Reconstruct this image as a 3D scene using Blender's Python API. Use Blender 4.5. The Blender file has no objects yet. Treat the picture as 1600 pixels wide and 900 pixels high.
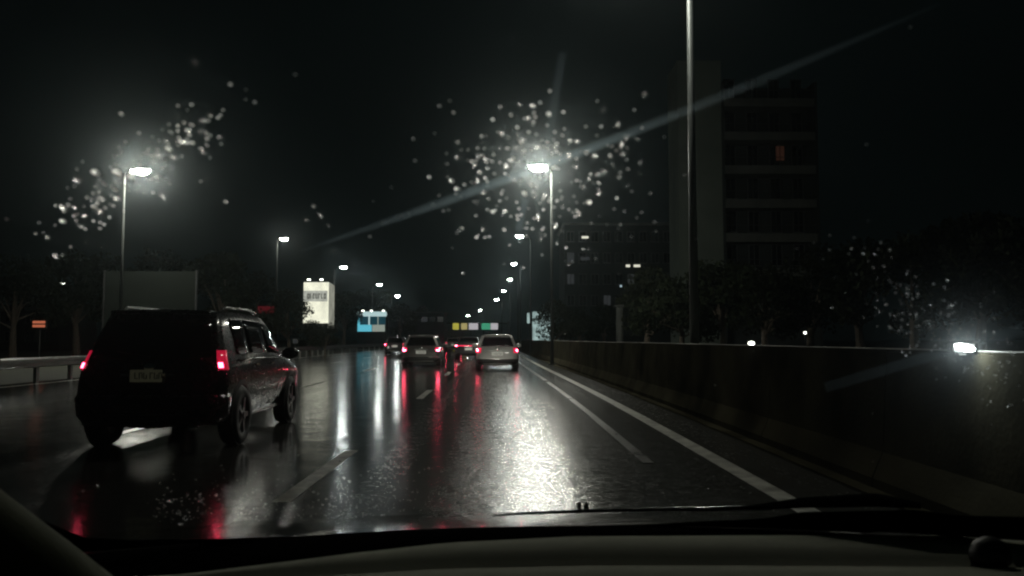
import bpy, bmesh, math, random
import numpy as np
from mathutils import Vector, Matrix, Euler

random.seed(7)
SC = bpy.context.scene
COL = SC.collection
R = math.radians

# ------------------------------------------------------------------ camera
cam_d = bpy.data.cameras.new("camera")
cam = bpy.data.objects.new("camera", cam_d)
COL.objects.link(cam)
SC.camera = cam
cam.location = (0, 0, 1.3)
cam.rotation_euler = (R(90 + 3.66), 0, R(-0.46))
cam_d.lens = 28.125
cam_d.sensor_width = 36
cam_d.clip_start = 0.05
cam_d.clip_end = 3000
cam_d.dof.use_dof = True
cam_d.dof.focus_distance = 22
cam_d.dof.aperture_fstop = 10

# ------------------------------------------------------------------ render settings, world
SC.render.engine = 'CYCLES'
cy = SC.cycles
cy.use_denoising = True
cy.denoiser = 'OPENIMAGEDENOISE'
cy.max_bounces = 8
cy.diffuse_bounces = 2
cy.glossy_bounces = 3
cy.transmission_bounces = 6
cy.transparent_max_bounces = 24
cy.volume_bounces = 0
cy.sample_clamp_indirect = 40
cy.caustics_reflective = False
cy.caustics_refractive = False
cy.use_light_tree = True
SC.render.filter_size = 2.0
try:
    cy.pixel_filter_type = 'BLACKMAN_HARRIS'
    cy.filter_width = 2.2
except Exception:
    pass
SC.view_settings.view_transform = 'Standard'
SC.view_settings.look = 'None'
SC.view_settings.exposure = 0
SC.view_settings.gamma = 1

W = bpy.data.worlds.new("World")
SC.world = W
W.use_nodes = True
nt = W.node_tree
bg = nt.nodes['Background']
tc = nt.nodes.new('ShaderNodeTexCoord')
nz = nt.nodes.new('ShaderNodeTexNoise')
nz.inputs['Scale'].default_value = 1.6
nz.inputs['Detail'].default_value = 3
rp = nt.nodes.new('ShaderNodeValToRGB')
rp.color_ramp.elements[0].position = 0.3
rp.color_ramp.elements[0].color = (0.0005, 0.0008, 0.0007, 1)
rp.color_ramp.elements[1].position = 0.75
rp.color_ramp.elements[1].color = (0.0014, 0.0024, 0.0025, 1)
nt.links.new(tc.outputs['Generated'], nz.inputs['Vector'])
nt.links.new(nz.outputs['Fac'], rp.inputs['Fac'])
nt.links.new(rp.outputs['Color'], bg.inputs['Color'])
bg.inputs['Strength'].default_value = 1.0

LAMP = 1100.0          # radiance of a street lamp lens
HEAD = 2600.0
HAZE = 0.00024         # density of the wet air

# ------------------------------------------------------------------ pixel helpers (1600x900 photograph)
bpy.context.view_layer.update()
CM = Matrix.Translation((0, 0, 1.3)) @ cam.rotation_euler.to_matrix().to_4x4()


def ray(px, py):
    v = Vector(((px - 800) / 1250.0, -(py - 450) / 1250.0, -1.0))
    return CM.to_3x3() @ v


def at(px, py, Y):
    """world point seen at a pixel of the photograph at forward distance Y"""
    r = ray(px, py)
    return Vector((0, 0, 1.3)) + r * (Y / r.y)


# ------------------------------------------------------------------ materials
def mat(name, base=(0.5, 0.5, 0.5), rough=0.5, metal=0.0, spec=0.5, emit=None, estr=0.0, noise=None, bump=None, coat=0.0):
    m = bpy.data.materials.new(name)
    m.use_nodes = True
    n = m.node_tree.nodes
    l = m.node_tree.links
    p = n['Principled BSDF']
    p.inputs['Base Color'].default_value = (*base, 1)
    p.inputs['Roughness'].default_value = rough
    p.inputs['Metallic'].default_value = metal
    p.inputs['Specular IOR Level'].default_value = spec
    p.inputs['Coat Weight'].default_value = coat
    p.inputs['Coat Roughness'].default_value = 0.06
    if emit:
        p.inputs['Emission Color'].default_value = (*emit, 1)
        p.inputs['Emission Strength'].default_value = estr
    if noise:
        sc_, amt = noise
        t = n.new('ShaderNodeTexCoord')
        x = n.new('ShaderNodeTexNoise')
        x.inputs['Scale'].default_value = sc_
        x.inputs['Detail'].default_value = 6
        mr = n.new('ShaderNodeMapRange')
        mr.inputs['From Min'].default_value = 0.3
        mr.inputs['From Max'].default_value = 0.7
        mr.inputs['To Min'].default_value = 1 - amt
        mr.inputs['To Max'].default_value = 1 + amt
        mx = n.new('ShaderNodeMix')
        mx.data_type = 'RGBA'
        mx.blend_type = 'MULTIPLY'
        mx.inputs['Factor'].default_value = 1
        mx.inputs['A'].default_value = (*base, 1)
        l.new(t.outputs['Object'], x.inputs['Vector'])
        l.new(x.outputs['Fac'], mr.inputs['Value'])
        l.new(mr.outputs['Result'], mx.inputs['B'])
        l.new(mx.outputs['Result'], p.inputs['Base Color'])
        mr2 = n.new('ShaderNodeMapRange')
        mr2.inputs['To Min'].default_value = max(0.02, rough - 0.12)
        mr2.inputs['To Max'].default_value = min(1, rough + 0.12)
        l.new(x.outputs['Fac'], mr2.inputs['Value'])
        l.new(mr2.outputs['Result'], p.inputs['Roughness'])
    if bump:
        sc_, dist = bump
        t = n.new('ShaderNodeTexCoord')
        x = n.new('ShaderNodeTexNoise')
        x.inputs['Scale'].default_value = sc_
        x.inputs['Detail'].default_value = 5
        b = n.new('ShaderNodeBump')
        b.inputs['Distance'].default_value = dist
        b.inputs['Strength'].default_value = 1
        l.new(t.outputs['Object'], x.inputs['Vector'])
        l.new(x.outputs['Fac'], b.inputs['Height'])
        l.new(b.outputs['Normal'], p.inputs['Normal'])
    return m


def emis(name, col, s):
    m = bpy.data.materials.new(name)
    m.use_nodes = True
    n = m.node_tree.nodes
    n.remove(n['Principled BSDF'])
    e = n.new('ShaderNodeEmission')
    e.inputs['Color'].default_value = (*col, 1)
    e.inputs['Strength'].default_value = s
    m.node_tree.links.new(e.outputs[0], n['Material Output'].inputs['Surface'])
    return m


def road_material():
    m = bpy.data.materials.new('wet_asphalt')
    m.use_nodes = True
    n = m.node_tree.nodes
    l = m.node_tree.links
    p = n['Principled BSDF']
    t = n.new('ShaderNodeTexCoord')
    # large scale: wheel tracks along the road and puddled film
    mp = n.new('ShaderNodeMapping')
    mp.inputs['Scale'].default_value = (1.25, 0.045, 1)
    big = n.new('ShaderNodeTexNoise')
    big.inputs['Scale'].default_value = 1.0
    big.inputs['Detail'].default_value = 4
    big.inputs['Distortion'].default_value = 0.25
    l.new(t.outputs['Object'], mp.inputs['Vector'])
    l.new(mp.outputs['Vector'], big.inputs['Vector'])
    # cross-road wetness: the lanes to the left hold more water
    sep = n.new('ShaderNodeSeparateXYZ')
    l.new(t.outputs['Object'], sep.inputs['Vector'])
    # x measured from the road's own course (it drifts left by 2 %), wavering a little
    xs = n.new('ShaderNodeMath')
    xs.operation = 'MULTIPLY_ADD'
    xs.inputs[1].default_value = 0.018
    l.new(sep.outputs['Y'], xs.inputs[0])
    l.new(sep.outputs['X'], xs.inputs[2])
    wv = n.new('ShaderNodeMath')
    wv.operation = 'MULTIPLY_ADD'
    wv.inputs[1].default_value = 0.4
    l.new(big.outputs['Fac'], wv.inputs[0])
    l.new(xs.outputs[0], wv.inputs[2])
    lane = n.new('ShaderNodeFloatCurve')
    lane_map = n.new('ShaderNodeMapRange')
    lane_map.inputs['From Min'].default_value = -2.15
    lane_map.inputs['From Max'].default_value = 4.0
    l.new(wv.outputs[0], lane_map.inputs['Value'])
    c = lane.mapping.curves[0]
    pts = [(0.0, 0.0), (0.15, 0.0), (0.215, 0.6), (0.24, 0.6), (0.275, 0.3), (0.295, 0.3), (0.36, 1.0), (0.46, 1.0), (0.6, 0.4), (0.66, 0.6), (1.0, 0.5)]
    c.points[0].location = pts[0]
    c.points[1].location = pts[-1]
    for q in pts[1:-1]:
        c.points.new(*q)
    lane.mapping.update()
    l.new(lane_map.outputs['Result'], lane.inputs['Value'])
    rgh = n.new('ShaderNodeMapRange')
    rgh.inputs['From Min'].default_value = 0.2
    rgh.inputs['From Max'].default_value = 0.8
    rgh.inputs['To Min'].default_value = 0.09
    rgh.inputs['To Max'].default_value = 0.17
    l.new(big.outputs['Fac'], rgh.inputs['Value'])
    add = n.new('ShaderNodeMath')
    add.operation = 'MULTIPLY_ADD'
    add.inputs[1].default_value = 0.075
    l.new(lane.outputs['Value'], add.inputs[0])
    l.new(rgh.outputs['Result'], add.inputs[2])
    grain = n.new('ShaderNodeTexNoise')
    grain.inputs['Scale'].default_value = 11
    grain.inputs['Detail'].default_value = 3
    grain.inputs['Distortion'].default_value = 2.0
    l.new(t.outputs['Object'], grain.inputs['Vector'])
    gr2 = n.new('ShaderNodeMapRange')
    gr2.inputs['From Min'].default_value = 0.35
    gr2.inputs['From Max'].default_value = 0.65
    gr2.inputs['To Min'].default_value = 0.72
    gr2.inputs['To Max'].default_value = 1.55
    l.new(grain.outputs['Fac'], gr2.inputs['Value'])
    gm = n.new('ShaderNodeMath')
    gm.operation = 'MULTIPLY'
    l.new(add.outputs[0], gm.inputs[0])
    l.new(gr2.outputs['Result'], gm.inputs[1])
    l.new(gm.outputs[0], p.inputs['Roughness'])
    # colour
    fine = n.new('ShaderNodeTexNoise')
    fine.inputs['Scale'].default_value = 60
    fine.inputs['Detail'].default_value = 4
    l.new(t.outputs['Object'], fine.inputs['Vector'])
    cr = n.new('ShaderNodeValToRGB')
    cr.color_ramp.elements[0].color = (0.018, 0.019, 0.017, 1)
    cr.color_ramp.elements[1].color = (0.050, 0.050, 0.046, 1)
    l.new(fine.outputs['Fac'], cr.inputs['Fac'])
    l.new(cr.outputs['Color'], p.inputs['Base Color'])
    p.inputs['Specular IOR Level'].default_value = 0.5
    # relief: stones and rippling film
    st = n.new('ShaderNodeTexVoronoi')
    st.inputs['Scale'].default_value = 45
    l.new(t.outputs['Object'], st.inputs['Vector'])
    rip = n.new('ShaderNodeTexNoise')
    rip.inputs['Scale'].default_value = 8
    rip.inputs['Detail'].default_value = 5
    rip.inputs['Distortion'].default_value = 1.5
    l.new(t.outputs['Object'], rip.inputs['Vector'])
    b1 = n.new('ShaderNodeBump')
    b1.inputs['Distance'].default_value = 0.0018
    b1.inputs['Strength'].default_value = 1.0
    l.new(st.outputs['Distance'], b1.inputs['Height'])
    s2 = n.new('ShaderNodeMapRange')
    s2.inputs['To Min'].default_value = 0.12
    s2.inputs['To Max'].default_value = 1.0
    l.new(lane.outputs['Value'], s2.inputs['Value'])
    l.new(s2.outputs['Result'], b1.inputs['Strength'])
    b2 = n.new('ShaderNodeBump')
    b2.inputs['Distance'].default_value = 0.006
    l.new(s2.outputs['Result'], b2.inputs['Strength'])
    l.new(rip.outputs['Fac'], b2.inputs['Height'])
    l.new(b1.outputs['Normal'], b2.inputs['Normal'])
    und = n.new('ShaderNodeTexNoise')
    und.inputs['Scale'].default_value = 1.7
    und.inputs['Detail'].default_value = 2
    l.new(t.outputs['Object'], und.inputs['Vector'])
    b3 = n.new('ShaderNodeBump')
    b3.inputs['Distance'].default_value = 0.02
    b3.inputs['Strength'].default_value = 0.35
    l.new(und.outputs['Fac'], b3.inputs['Height'])
    l.new(b2.outputs['Normal'], b3.inputs['Normal'])
    l.new(b3.outputs['Normal'], p.inputs['Normal'])
    return m


M = {}
M['road'] = road_material()
M['ground'] = mat('dark_ground', (0.035, 0.038, 0.025), 0.9, noise=(0.8, 0.4), bump=(6, 0.05))
M['paint'] = mat('worn_white_paint', (0.32, 0.32, 0.28), 0.36, noise=(5, 0.7), bump=(60, 0.002))
M['strip_inner'] = mat('dull_inner_strip', (0.055, 0.055, 0.05), 0.30, noise=(0.7, 0.5), bump=(50, 0.002))
M['concrete'] = mat('stained_concrete', (0.036, 0.033, 0.022), 1.0, spec=0.0, noise=(1.1, 0.6), bump=(25, 0.004))
M['lit_top_strip'] = mat('lit_top_tone', (0.30, 0.30, 0.27), 0.6, spec=0.3, noise=(1.2, 0.5))  # paler tone paints the light caught by the barrier's top edge
M['galv'] = mat('galvanised_steel', (0.22, 0.23, 0.22), 0.42, 0.8, noise=(3, 0.15))
M['pole'] = mat('grey_pole_steel', (0.03, 0.032, 0.03), 0.7, 0.0, spec=0.15, noise=(2, 0.15))
M['pole_near'] = mat('lit_near_pole', (0.22, 0.24, 0.235), 0.5, 0.2, noise=(2, 0.15))  # lamp light on the near pole put into a paler tone
M['head'] = mat('lamp_housing', (0.12, 0.12, 0.12), 0.4, 0.5)
M['lens'] = emis('lamp_lens', (1.0, 0.97, 0.86), LAMP)
M['lens_far'] = emis('far_lamp_lens', (0.93, 1.0, 0.97), LAMP * 0.15)
M['lens_mid'] = emis('mid_lamp_lens', (1.0, 0.98, 0.88), LAMP * 0.16)
M['lens_near'] = emis('near_lamp_lens', (1.0, 0.97, 0.86), LAMP * 0.4)
M['lens_off'] = mat('unlit_lamp_lens', (0.5, 0.5, 0.5), 0.1)
M['flood'] = emis('floodlight_lens', (0.93, 1.0, 1.0), 180)
M['dim_lamp'] = emis('small_lamp_lens', (1.0, 1.0, 0.9), 6)
M['black'] = mat('black_plastic', (0.012, 0.012, 0.012), 0.5, bump=(300, 0.0004))
M['frit'] = mat('black_enamel', (0.004, 0.004, 0.004), 1.0, spec=0.0)
M['dash'] = mat('dashboard_skin', (0.48, 0.49, 0.40), 0.95, spec=0.05, noise=(6, 0.12), bump=(420, 0.0005))
M['trim'] = mat('pillar_trim', (0.07, 0.078, 0.035), 0.8, spec=0.2, bump=(300, 0.0005))
M['stitch'] = mat('pale_thread', (0.4, 0.4, 0.34), 0.7)
M['rubber'] = mat('tyre_rubber', (0.015, 0.015, 0.015), 0.7, bump=(80, 0.002))
M['rim'] = mat('alloy_rim', (0.35, 0.35, 0.36), 0.3, 0.9)
M['glass'] = mat('dark_car_glass', (0.004, 0.005, 0.005), 0.06, spec=0.6)
M['chrome'] = mat('chrome', (0.75, 0.75, 0.75), 0.12, 1.0)
M['p_black'] = mat('wet_black_paint', (0.010, 0.011, 0.011), 0.28, 0.3, coat=1.0, noise=(30, 0.1))
M['p_silver'] = mat('wet_silver_paint', (0.50, 0.50, 0.49), 0.45, 0.35, coat=1.0, noise=(30, 0.08))
M['p_grey'] = mat('wet_grey_paint', (0.11, 0.11, 0.105), 0.45, 0.3, coat=1.0, noise=(30, 0.08))
M['p_dark'] = mat('wet_dark_paint', (0.03, 0.028, 0.03), 0.35, 0.4, coat=1.0, noise=(30, 0.08))
M['hood'] = mat('own_car_wet_paint', (0.008, 0.010, 0.009), 0.16, 0.2, coat=1.0, bump=(40, 0.0008))
M['tail'] = mat('tail_lens', (0.25, 0.005, 0.01), 0.15, emit=(1.0, 0.02, 0.08), estr=0.38)
M['tail_lit'] = mat('tail_lens_lit', (0.4, 0.005, 0.01), 0.15, emit=(1.0, 0.015, 0.09), estr=2.6)
M['bulb'] = emis('brake_bulb', (1.0, 0.07, 0.14), 48)
M['tail_red'] = mat('tail_lens_glowing', (0.3, 0.005, 0.01), 0.15, emit=(1.0, 0.02, 0.08), estr=0.8)
M['bulb_suv'] = emis('brake_bulb_near', (1.0, 0.06, 0.13), 20)
M['bulb_dim'] = emis('tail_bulb', (1.0, 0.04, 0.12), 6)
M['plate'] = mat('number_plate', (0.62, 0.60, 0.42), 0.4, emit=(1.0, 0.95, 0.6), estr=0.012)
M['plate_w'] = mat('white_plate', (0.75, 0.75, 0.7), 0.4, emit=(1.0, 1.0, 0.9), estr=0.12)
M['ink'] = mat('plate_ink', (0.05, 0.05, 0.05), 0.5)
M['bark'] = mat('bark', (0.07, 0.055, 0.04), 0.9, noise=(6, 0.4), bump=(12, 0.03))
M['leaf'] = mat('leaf_dark', (0.010, 0.014, 0.006), 0.8, spec=0.1, noise=(1.2, 0.5))
M['leaf2'] = mat('leaf_olive', (0.012, 0.015, 0.007), 0.8, spec=0.1, noise=(1.5, 0.5))
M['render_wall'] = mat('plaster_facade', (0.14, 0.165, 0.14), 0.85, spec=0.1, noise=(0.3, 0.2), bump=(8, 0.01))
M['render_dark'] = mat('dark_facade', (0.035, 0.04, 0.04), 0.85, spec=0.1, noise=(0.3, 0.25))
M['slab'] = mat('balcony_concrete', (0.10, 0.105, 0.097), 0.9, spec=0.1, noise=(0.5, 0.2))
M['win'] = mat('dark_window', (0.01, 0.012, 0.014), 0.12)
M['frame'] = mat('window_frame', (0.05, 0.05, 0.05), 0.5)
M['win_orange'] = emis('lit_window_orange', (1.0, 0.42, 0.28), 0.016)
M['win_warm'] = emis('lit_window_warm', (1.0, 0.95, 0.8), 0.8)
M['win_cold'] = emis('lit_window_cold', (0.7, 0.9, 1.0), 0.5)
M['win_faint'] = emis('lit_window_faint', (0.75, 0.8, 0.85), 0.03)
M['panel_dark'] = mat('unlit_billboard_sheet', (0.010, 0.012, 0.010), 0.9, spec=0.03, noise=(0.6, 0.12))
M['steel'] = mat('dark_steel', (0.06, 0.06, 0.06), 0.5, 0.6)

# ------------------------------------------------------------------ object helpers


def link(name, me, m=None, parent=None):
    o = bpy.data.objects.new(name, me)
    COL.objects.link(o)
    if m is not None and len(me.materials) == 0:
        me.materials.append(m)
    if parent is not None:
        o.parent = parent
    return o


def finish(bm, name, m, parent=None, smooth=False, bevel=0.0):
    bmesh.ops.recalc_face_normals(bm, faces=bm.faces)
    if bevel > 0:
        bmesh.ops.bevel(bm, geom=bm.edges[:], offset=bevel, segments=2, affect='EDGES', clamp_overlap=True)
    me = bpy.data.meshes.new(name)
    bm.to_mesh(me)
    bm.free()
    if smooth:
        me.polygons.foreach_set('use_smooth', [True] * len(me.polygons))
    return link(name, me, m, parent)


def thing(name, label, cat, loc=(0, 0, 0), rz=0.0, group=None):
    o = bpy.data.objects.new(name, None)
    COL.objects.link(o)
    o.location = loc
    o.rotation_euler = (0, 0, rz)
    tag(o, label, cat, group)
    o.empty_display_size = 0.2
    return o


def tag(o, label=None, cat=None, group=None, kind=None):
    if label:
        o['label'] = label
    if cat:
        o['category'] = cat
    if group:
        o['group'] = group
    if kind:
        o['kind'] = kind
    return o


def box(bm, c, s, rz=0.0, rx=0.0):
    r = bmesh.ops.create_cube(bm, size=1.0)
    mt = Matrix.Translation(c) @ Matrix.Rotation(rz, 4, 'Z') @ Matrix.Rotation(rx, 4, 'X') @ Matrix.Diagonal((*s, 1))
    bmesh.ops.transform(bm, matrix=mt, verts=r['verts'])
    return r['verts']


def obox(name, c, s, m, parent=None, rz=0.0, bevel=0.0, rx=0.0):
    bm = bmesh.new()
    box(bm, c, s, rz, rx)
    return finish(bm, name, m, parent, bevel=bevel)


def tube(bm, pts, radii, seg=10):
    rings = []
    pts = [Vector(p) for p in pts]
    for i, p in enumerate(pts):
        a = pts[max(0, i - 1)]
        b = pts[min(len(pts) - 1, i + 1)]
        d = (b - a).normalized()
        up = Vector((0, 0, 1)) if abs(d.z) < 0.9 else Vector((1, 0, 0))
        u = d.cross(up).normalized()
        v = d.cross(u)
        r = radii[i] if isinstance(radii, (list, tuple)) else radii
        rings.append([bm.verts.new(p + (u * math.cos(2 * math.pi * k / seg) + v * math.sin(2 * math.pi * k / seg)) * r) for k in range(seg)])
    for i in range(len(rings) - 1):
        for k in range(seg):
            bm.faces.new((rings[i][k], rings[i][(k + 1) % seg], rings[i + 1][(k + 1) % seg], rings[i + 1][k]))
    bm.faces.new(rings[0][::-1])
    bm.faces.new(rings[-1])


def otube(name, pts, radii, m, parent=None, seg=10):
    bm = bmesh.new()
    tube(bm, pts, radii, seg)
    return finish(bm, name, m, parent, smooth=True)


def grid_mesh(bm, P):
    """P[i][j] vectors -> quads"""
    V = [[bm.verts.new(p) for p in row] for row in P]
    for i in range(len(V) - 1):
        for j in range(len(V[0]) - 1):
            try:
                bm.faces.new((V[i][j], V[i][j + 1], V[i + 1][j + 1], V[i + 1][j]))
            except ValueError:
                pass
    return V


def solid_sheet(name, P, th, m, parent=None, smooth=True):
    """a sheet P[i][j] given real thickness th along its normals"""
    bm = bmesh.new()
    grid_mesh(bm, P)
    bmesh.ops.recalc_face_normals(bm, faces=bm.faces)
    bm.normal_update()
    bmesh.ops.solidify(bm, geom=bm.faces[:], thickness=th)
    return finish(bm, name, m, parent, smooth=smooth)


def children(o):
    return [c for c in bpy.data.objects if c.parent == o]


def copy_tree(o, kids=None):
    c = o.copy()
    COL.objects.link(c)
    for ch in (kids if kids is not None else children(o)):
        d = ch.copy()
        COL.objects.link(d)
        d.parent = c
        for g in children(ch):
            e = g.copy()
            COL.objects.link(e)
            e.parent = d
    return c


# ------------------------------------------------------------------ the road's course
KY = np.array([-40, 0, 14, 41, 68, 93, 117, 145, 175, 272, 311, 400, 520], float)
KX = np.array([0.1, 0.05, 0, -0.6, -1.05, -1.35, -1.7, -2.5, -4.0, -11.0, -16.0, -34, -70], float)
_m = np.gradient(KX, KY)


def off(y):
    y = min(max(y, KY[0]), KY[-1])
    i = min(int(np.searchsorted(KY, y, 'right')) - 1, len(KY) - 2)
    h = KY[i + 1] - KY[i]
    t = (y - KY[i]) / h
    return float((2 * t**3 - 3 * t**2 + 1) * KX[i] + (t**3 - 2 * t**2 + t) * h * _m[i]
                 + (-2 * t**3 + 3 * t**2) * KX[i + 1] + (t**3 - t**2) * h * _m[i + 1])


def strip(name, x0, x1, y0, y1, z, m, parent=None, step=3.0, thick=0.0):
    bm = bmesh.new()
    n = max(1, int((y1 - y0) / step))
    P = [[Vector((x0 + off(y), y, z)), Vector((x1 + off(y), y, z))] for y in [y0 + (y1 - y0) * k / n for k in range(n + 1)]]
    grid_mesh(bm, P)
    for f in bm.faces:
        if f.normal.z < 0:
            f.normal_flip()
    bmesh.ops.recalc_face_normals(bm, faces=bm.faces)
    me = bpy.data.meshes.new(name)
    bm.normal_update()
    for f in bm.faces:
        if f.normal.z < 0:
            f.normal_flip()
    if thick:
        bmesh.ops.solidify(bm, geom=bm.faces[:], thickness=thick)
    bm.to_mesh(me)
    bm.free()
    return link(name, me, m, parent)


bm = bmesh.new()
bmesh.ops.create_grid(bm, x_segments=40, y_segments=40, size=1500)
for v in bm.verts:
    v.co.z = -0.06
g = finish(bm, 'ground', M['ground'])
tag(g, kind='structure')
road = strip('road', -14.2, 3.25, -30, 520, 0.0, M['road'])
tag(road, kind='structure')
verge = strip('verge', -24.0, -14.2, -30, 520, -0.03, M['ground'])
tag(verge, kind='structure')
verge = strip('verge', 3.62, 12.0, -30, 520, -0.03, M['ground'])
tag(verge, kind='structure')
strip('edge_line', 2.15, 2.34, -20, 260, 0.004, M['paint'], road)
strip('inner_strip', 1.41, 1.53, 8.5, 140, 0.004, M['strip_inner'], road)  # narrow strip slightly paler than the asphalt
strip('left_edge_line', -13.55, -13.40, -20, 260, 0.004, M['paint'], road)
for xl in (-1.83, -5.35, -8.85):
    y = 6.5 - 11.15 * 2
    ph = 0.0 if xl > -2 else 4.0
    while y < 160:
        strip('lane_dash', xl - 0.075, xl + 0.075, y + ph, y + ph + 2.95, 0.004, M['paint'], road, step=1.5)
        y += 11.15
strip('kerb', 2.98, 3.22, -20, 300, 0.02, M['concrete'], road, thick=0.02)

# ------------------------------------------------------------------ right-hand concrete barrier
bar = thing('concrete_barrier', 'long low stained concrete barrier along the right edge of the wet road', 'barrier')
y = -8.0
while y < 150:
    L = 3.0 if y < 60 else 9.0
    prof = [(-0.16, 0.0), (-0.16, 0.10), (-0.06, 0.32), (0.0, 1.19), (0.02, 1.215), (0.16, 1.215), (0.18, 1.19), (0.24, 0.3), (0.32, 0.0)]
    bm = bmesh.new()
    rings = []
    for yy in (y + 0.006, y + L - 0.006):
        rings.append([bm.verts.new((3.30 + off(yy) + a, yy, b)) for a, b in prof])
    k = len(prof)
    for i in range(k):
        bm.faces.new((rings[0][i], rings[0][(i + 1) % k], rings[1][(i + 1) % k], rings[1][i]))
    bm.faces.new(rings[0])
    bm.faces.new(rings[1][::-1])
    pan = finish(bm, 'barrier_panel', M['concrete'], bar)
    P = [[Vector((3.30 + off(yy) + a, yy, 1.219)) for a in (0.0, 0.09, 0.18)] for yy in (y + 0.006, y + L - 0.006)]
    solid_sheet('lit_top_strip', P, 0.008, M['lit_top_strip'], pan, smooth=False)  # thin strip added to carry the painted edge light
    y += L

# ------------------------------------------------------------------ left guard rail
rail = thing('guard_rail', 'pale steel guard rail on posts beyond the dark four-wheel drive at the left road edge', 'guard rail')
prof = [(0.0, 0.46), (0.05, 0.50), (0.05, 0.54), (0.0, 0.58), (0.0, 0.61), (0.05, 0.65), (0.05, 0.70), (0.0, 0.745)]
y = -6.0
while y < 150:
    L = 4.0 if y < 70 else 16.0
    P = []
    for yy in (y, y + L + 0.03):
        P.append([Vector((-13.95 + off(yy) + a, yy, b)) for a, b in prof])
    solid_sheet('rail_beam', P, 0.012, M['galv'], rail, smooth=False)
    for q in range(2 if L < 5 else 4):
        yy = y + 0.5 + q * (L / (2 if L < 5 else 4))
        obox('rail_post', (-14.05 + off(yy), yy, 0.36), (0.1, 0.14, 0.76), M['galv'], rail)
    y += L

# ------------------------------------------------------------------ street lamps


def streetlight(px, py, d, side, label, group, H=10.0, lens='lens', z=None, big=1.0, pole_x=None, pm='pole'):
    lp = at(px, py, d)
    H = lp.z
    root_x = (pole_x if pole_x is not None else lp.x + side * 1.15)
    t = thing('streetlight', label, 'streetlight', (root_x, d, 0), 0, group)
    dx = lp.x - root_x
    otube('pole', [(0, 0, 0), (0, 0, H * 0.5), (0, 0, H - 0.1)], [0.10, 0.075, 0.055], M[pm], t, 10)
    s = 1 if dx > 0 else -1
    otube('arm', [(0, 0, H - 0.3), (dx * 0.2, 0, H + 0.02), (dx * 0.6, 0, H + 0.1), (dx - s * 0.2, 0, H + 0.12)], 0.035, M['pole'], t, 8)
    hd = obox('lamp_head', (dx, 0, H + 0.13), (0.78 * big, 0.34 * big, 0.10), M['head'], t, bevel=0.02)
    bm = bmesh.new()
    bmesh.ops.create_uvsphere(bm, u_segments=12, v_segments=6, radius=1)
    for v in bm.verts:
        v.co.x = v.co.x * 0.30 * big
        v.co.y = v.co.y * 0.14 * big
        v.co.z = min(v.co.z, 0.1) * 0.18 * big
    bmesh.ops.translate(bm, verts=bm.verts, vec=(dx, 0, H + 0.075))
    ln = finish(bm, 'lens', M[lens], t, smooth=True)
    obox('pole_shade_plate', (dx - s * 0.36 * big, 0, H + 0.03), (0.02, 0.40 * big, 0.22 * big), M['head'], t)  # added plate, keeps the lens from lighting its own pole
    obox('base_plate', (0, 0, 0.03), (0.4, 0.4, 0.06), M['pole'], t, bevel=0.01)
    return t


GR = 'streetlights along the right side of the road'
GL = 'streetlights along the left side of the road'
# nearest right-hand lamp: its head is above the frame, its pole crosses the picture
pn = at(1082, 300, 16.0)
streetlight(1082 - 100, -150, 16.0, 1, 'tall streetlight behind the barrier in front of the apartment block, its head out of view', GR, pole_x=pn.x, lens='lens_near', pm='pole_near')
streetlight(840, 262, 40.6, 1, 'brightest streetlight, hanging over the right lane above the silver hatchback', GR, big=1.45, pole_x=at(862, 400, 40.6).x)
streetlight(812, 370, 68, 1, 'lit streetlight just behind and below the brightest one over the right lane', GR, lens='lens_far', pole_x=at(829, 450, 68).x)
streetlight(803, 413, 93, 1, 'third lit lamp down the right-hand row, a small white point', GR, lens='lens_far', pole_x=at(813, 450, 93).x)
streetlight(797, 437, 117, 1, 'fourth lit lamp down the right-hand row of streetlights', GR, lens='lens_far')
streetlight(787, 455, 145, 1, 'fifth lit lamp down the right-hand row of streetlights', GR, lens='lens_far')
streetlight(776, 468, 176, 1, 'sixth lit lamp, above the silver hatchback and right of the gantry signs', GR, lens='lens_far', big=1.5)
streetlight(750, 485, 240, 1, 'distant lit lamp hanging above the gantry signs where the road bends', GR, lens='lens_far', big=1.3)
streetlight(731, 493, 300, 1, 'farthest lit lamp, just above the yellow gantry sign', GR, lens='lens_far', big=1.5)
streetlight(222, 268, 41.5, -1, 'bright streetlight on the left above the dark four-wheel drive', GL, big=1.35, pole_x=at(191, 400, 41.5).x)
streetlight(444, 374, 69.7, -1, 'second lamp of the left row, above and left of the white lit billboard', GL, big=1.1, lens='lens_mid', pole_x=at(432, 450, 69.7).x)
streetlight(537, 418, 97, -1, 'third lamp of the left row, right of the white lit billboard', GL, lens='lens_far', big=1.2)
streetlight(593, 445, 128, -1, 'fourth lamp of the left row, above the turquoise kiosk', GL, lens='lens_far', big=1.2)
streetlight(621, 463, 162, -1, 'fifth and farthest lamp of the left row', GL, lens='lens_far', big=1.4)
streetlight(98, 443, 95, -1, 'dim far-off lamp at the left edge above the orange striped sign', 'far lamps', lens='dim_lamp')

# ------------------------------------------------------------------ cars


def cr(a, b, c, d, t):
    return 0.5 * ((2 * b) + (-a + c) * t + (2 * a - 5 * b + 4 * c - d) * t * t + (-a + 3 * b - 3 * c + d) * t**3)


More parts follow.
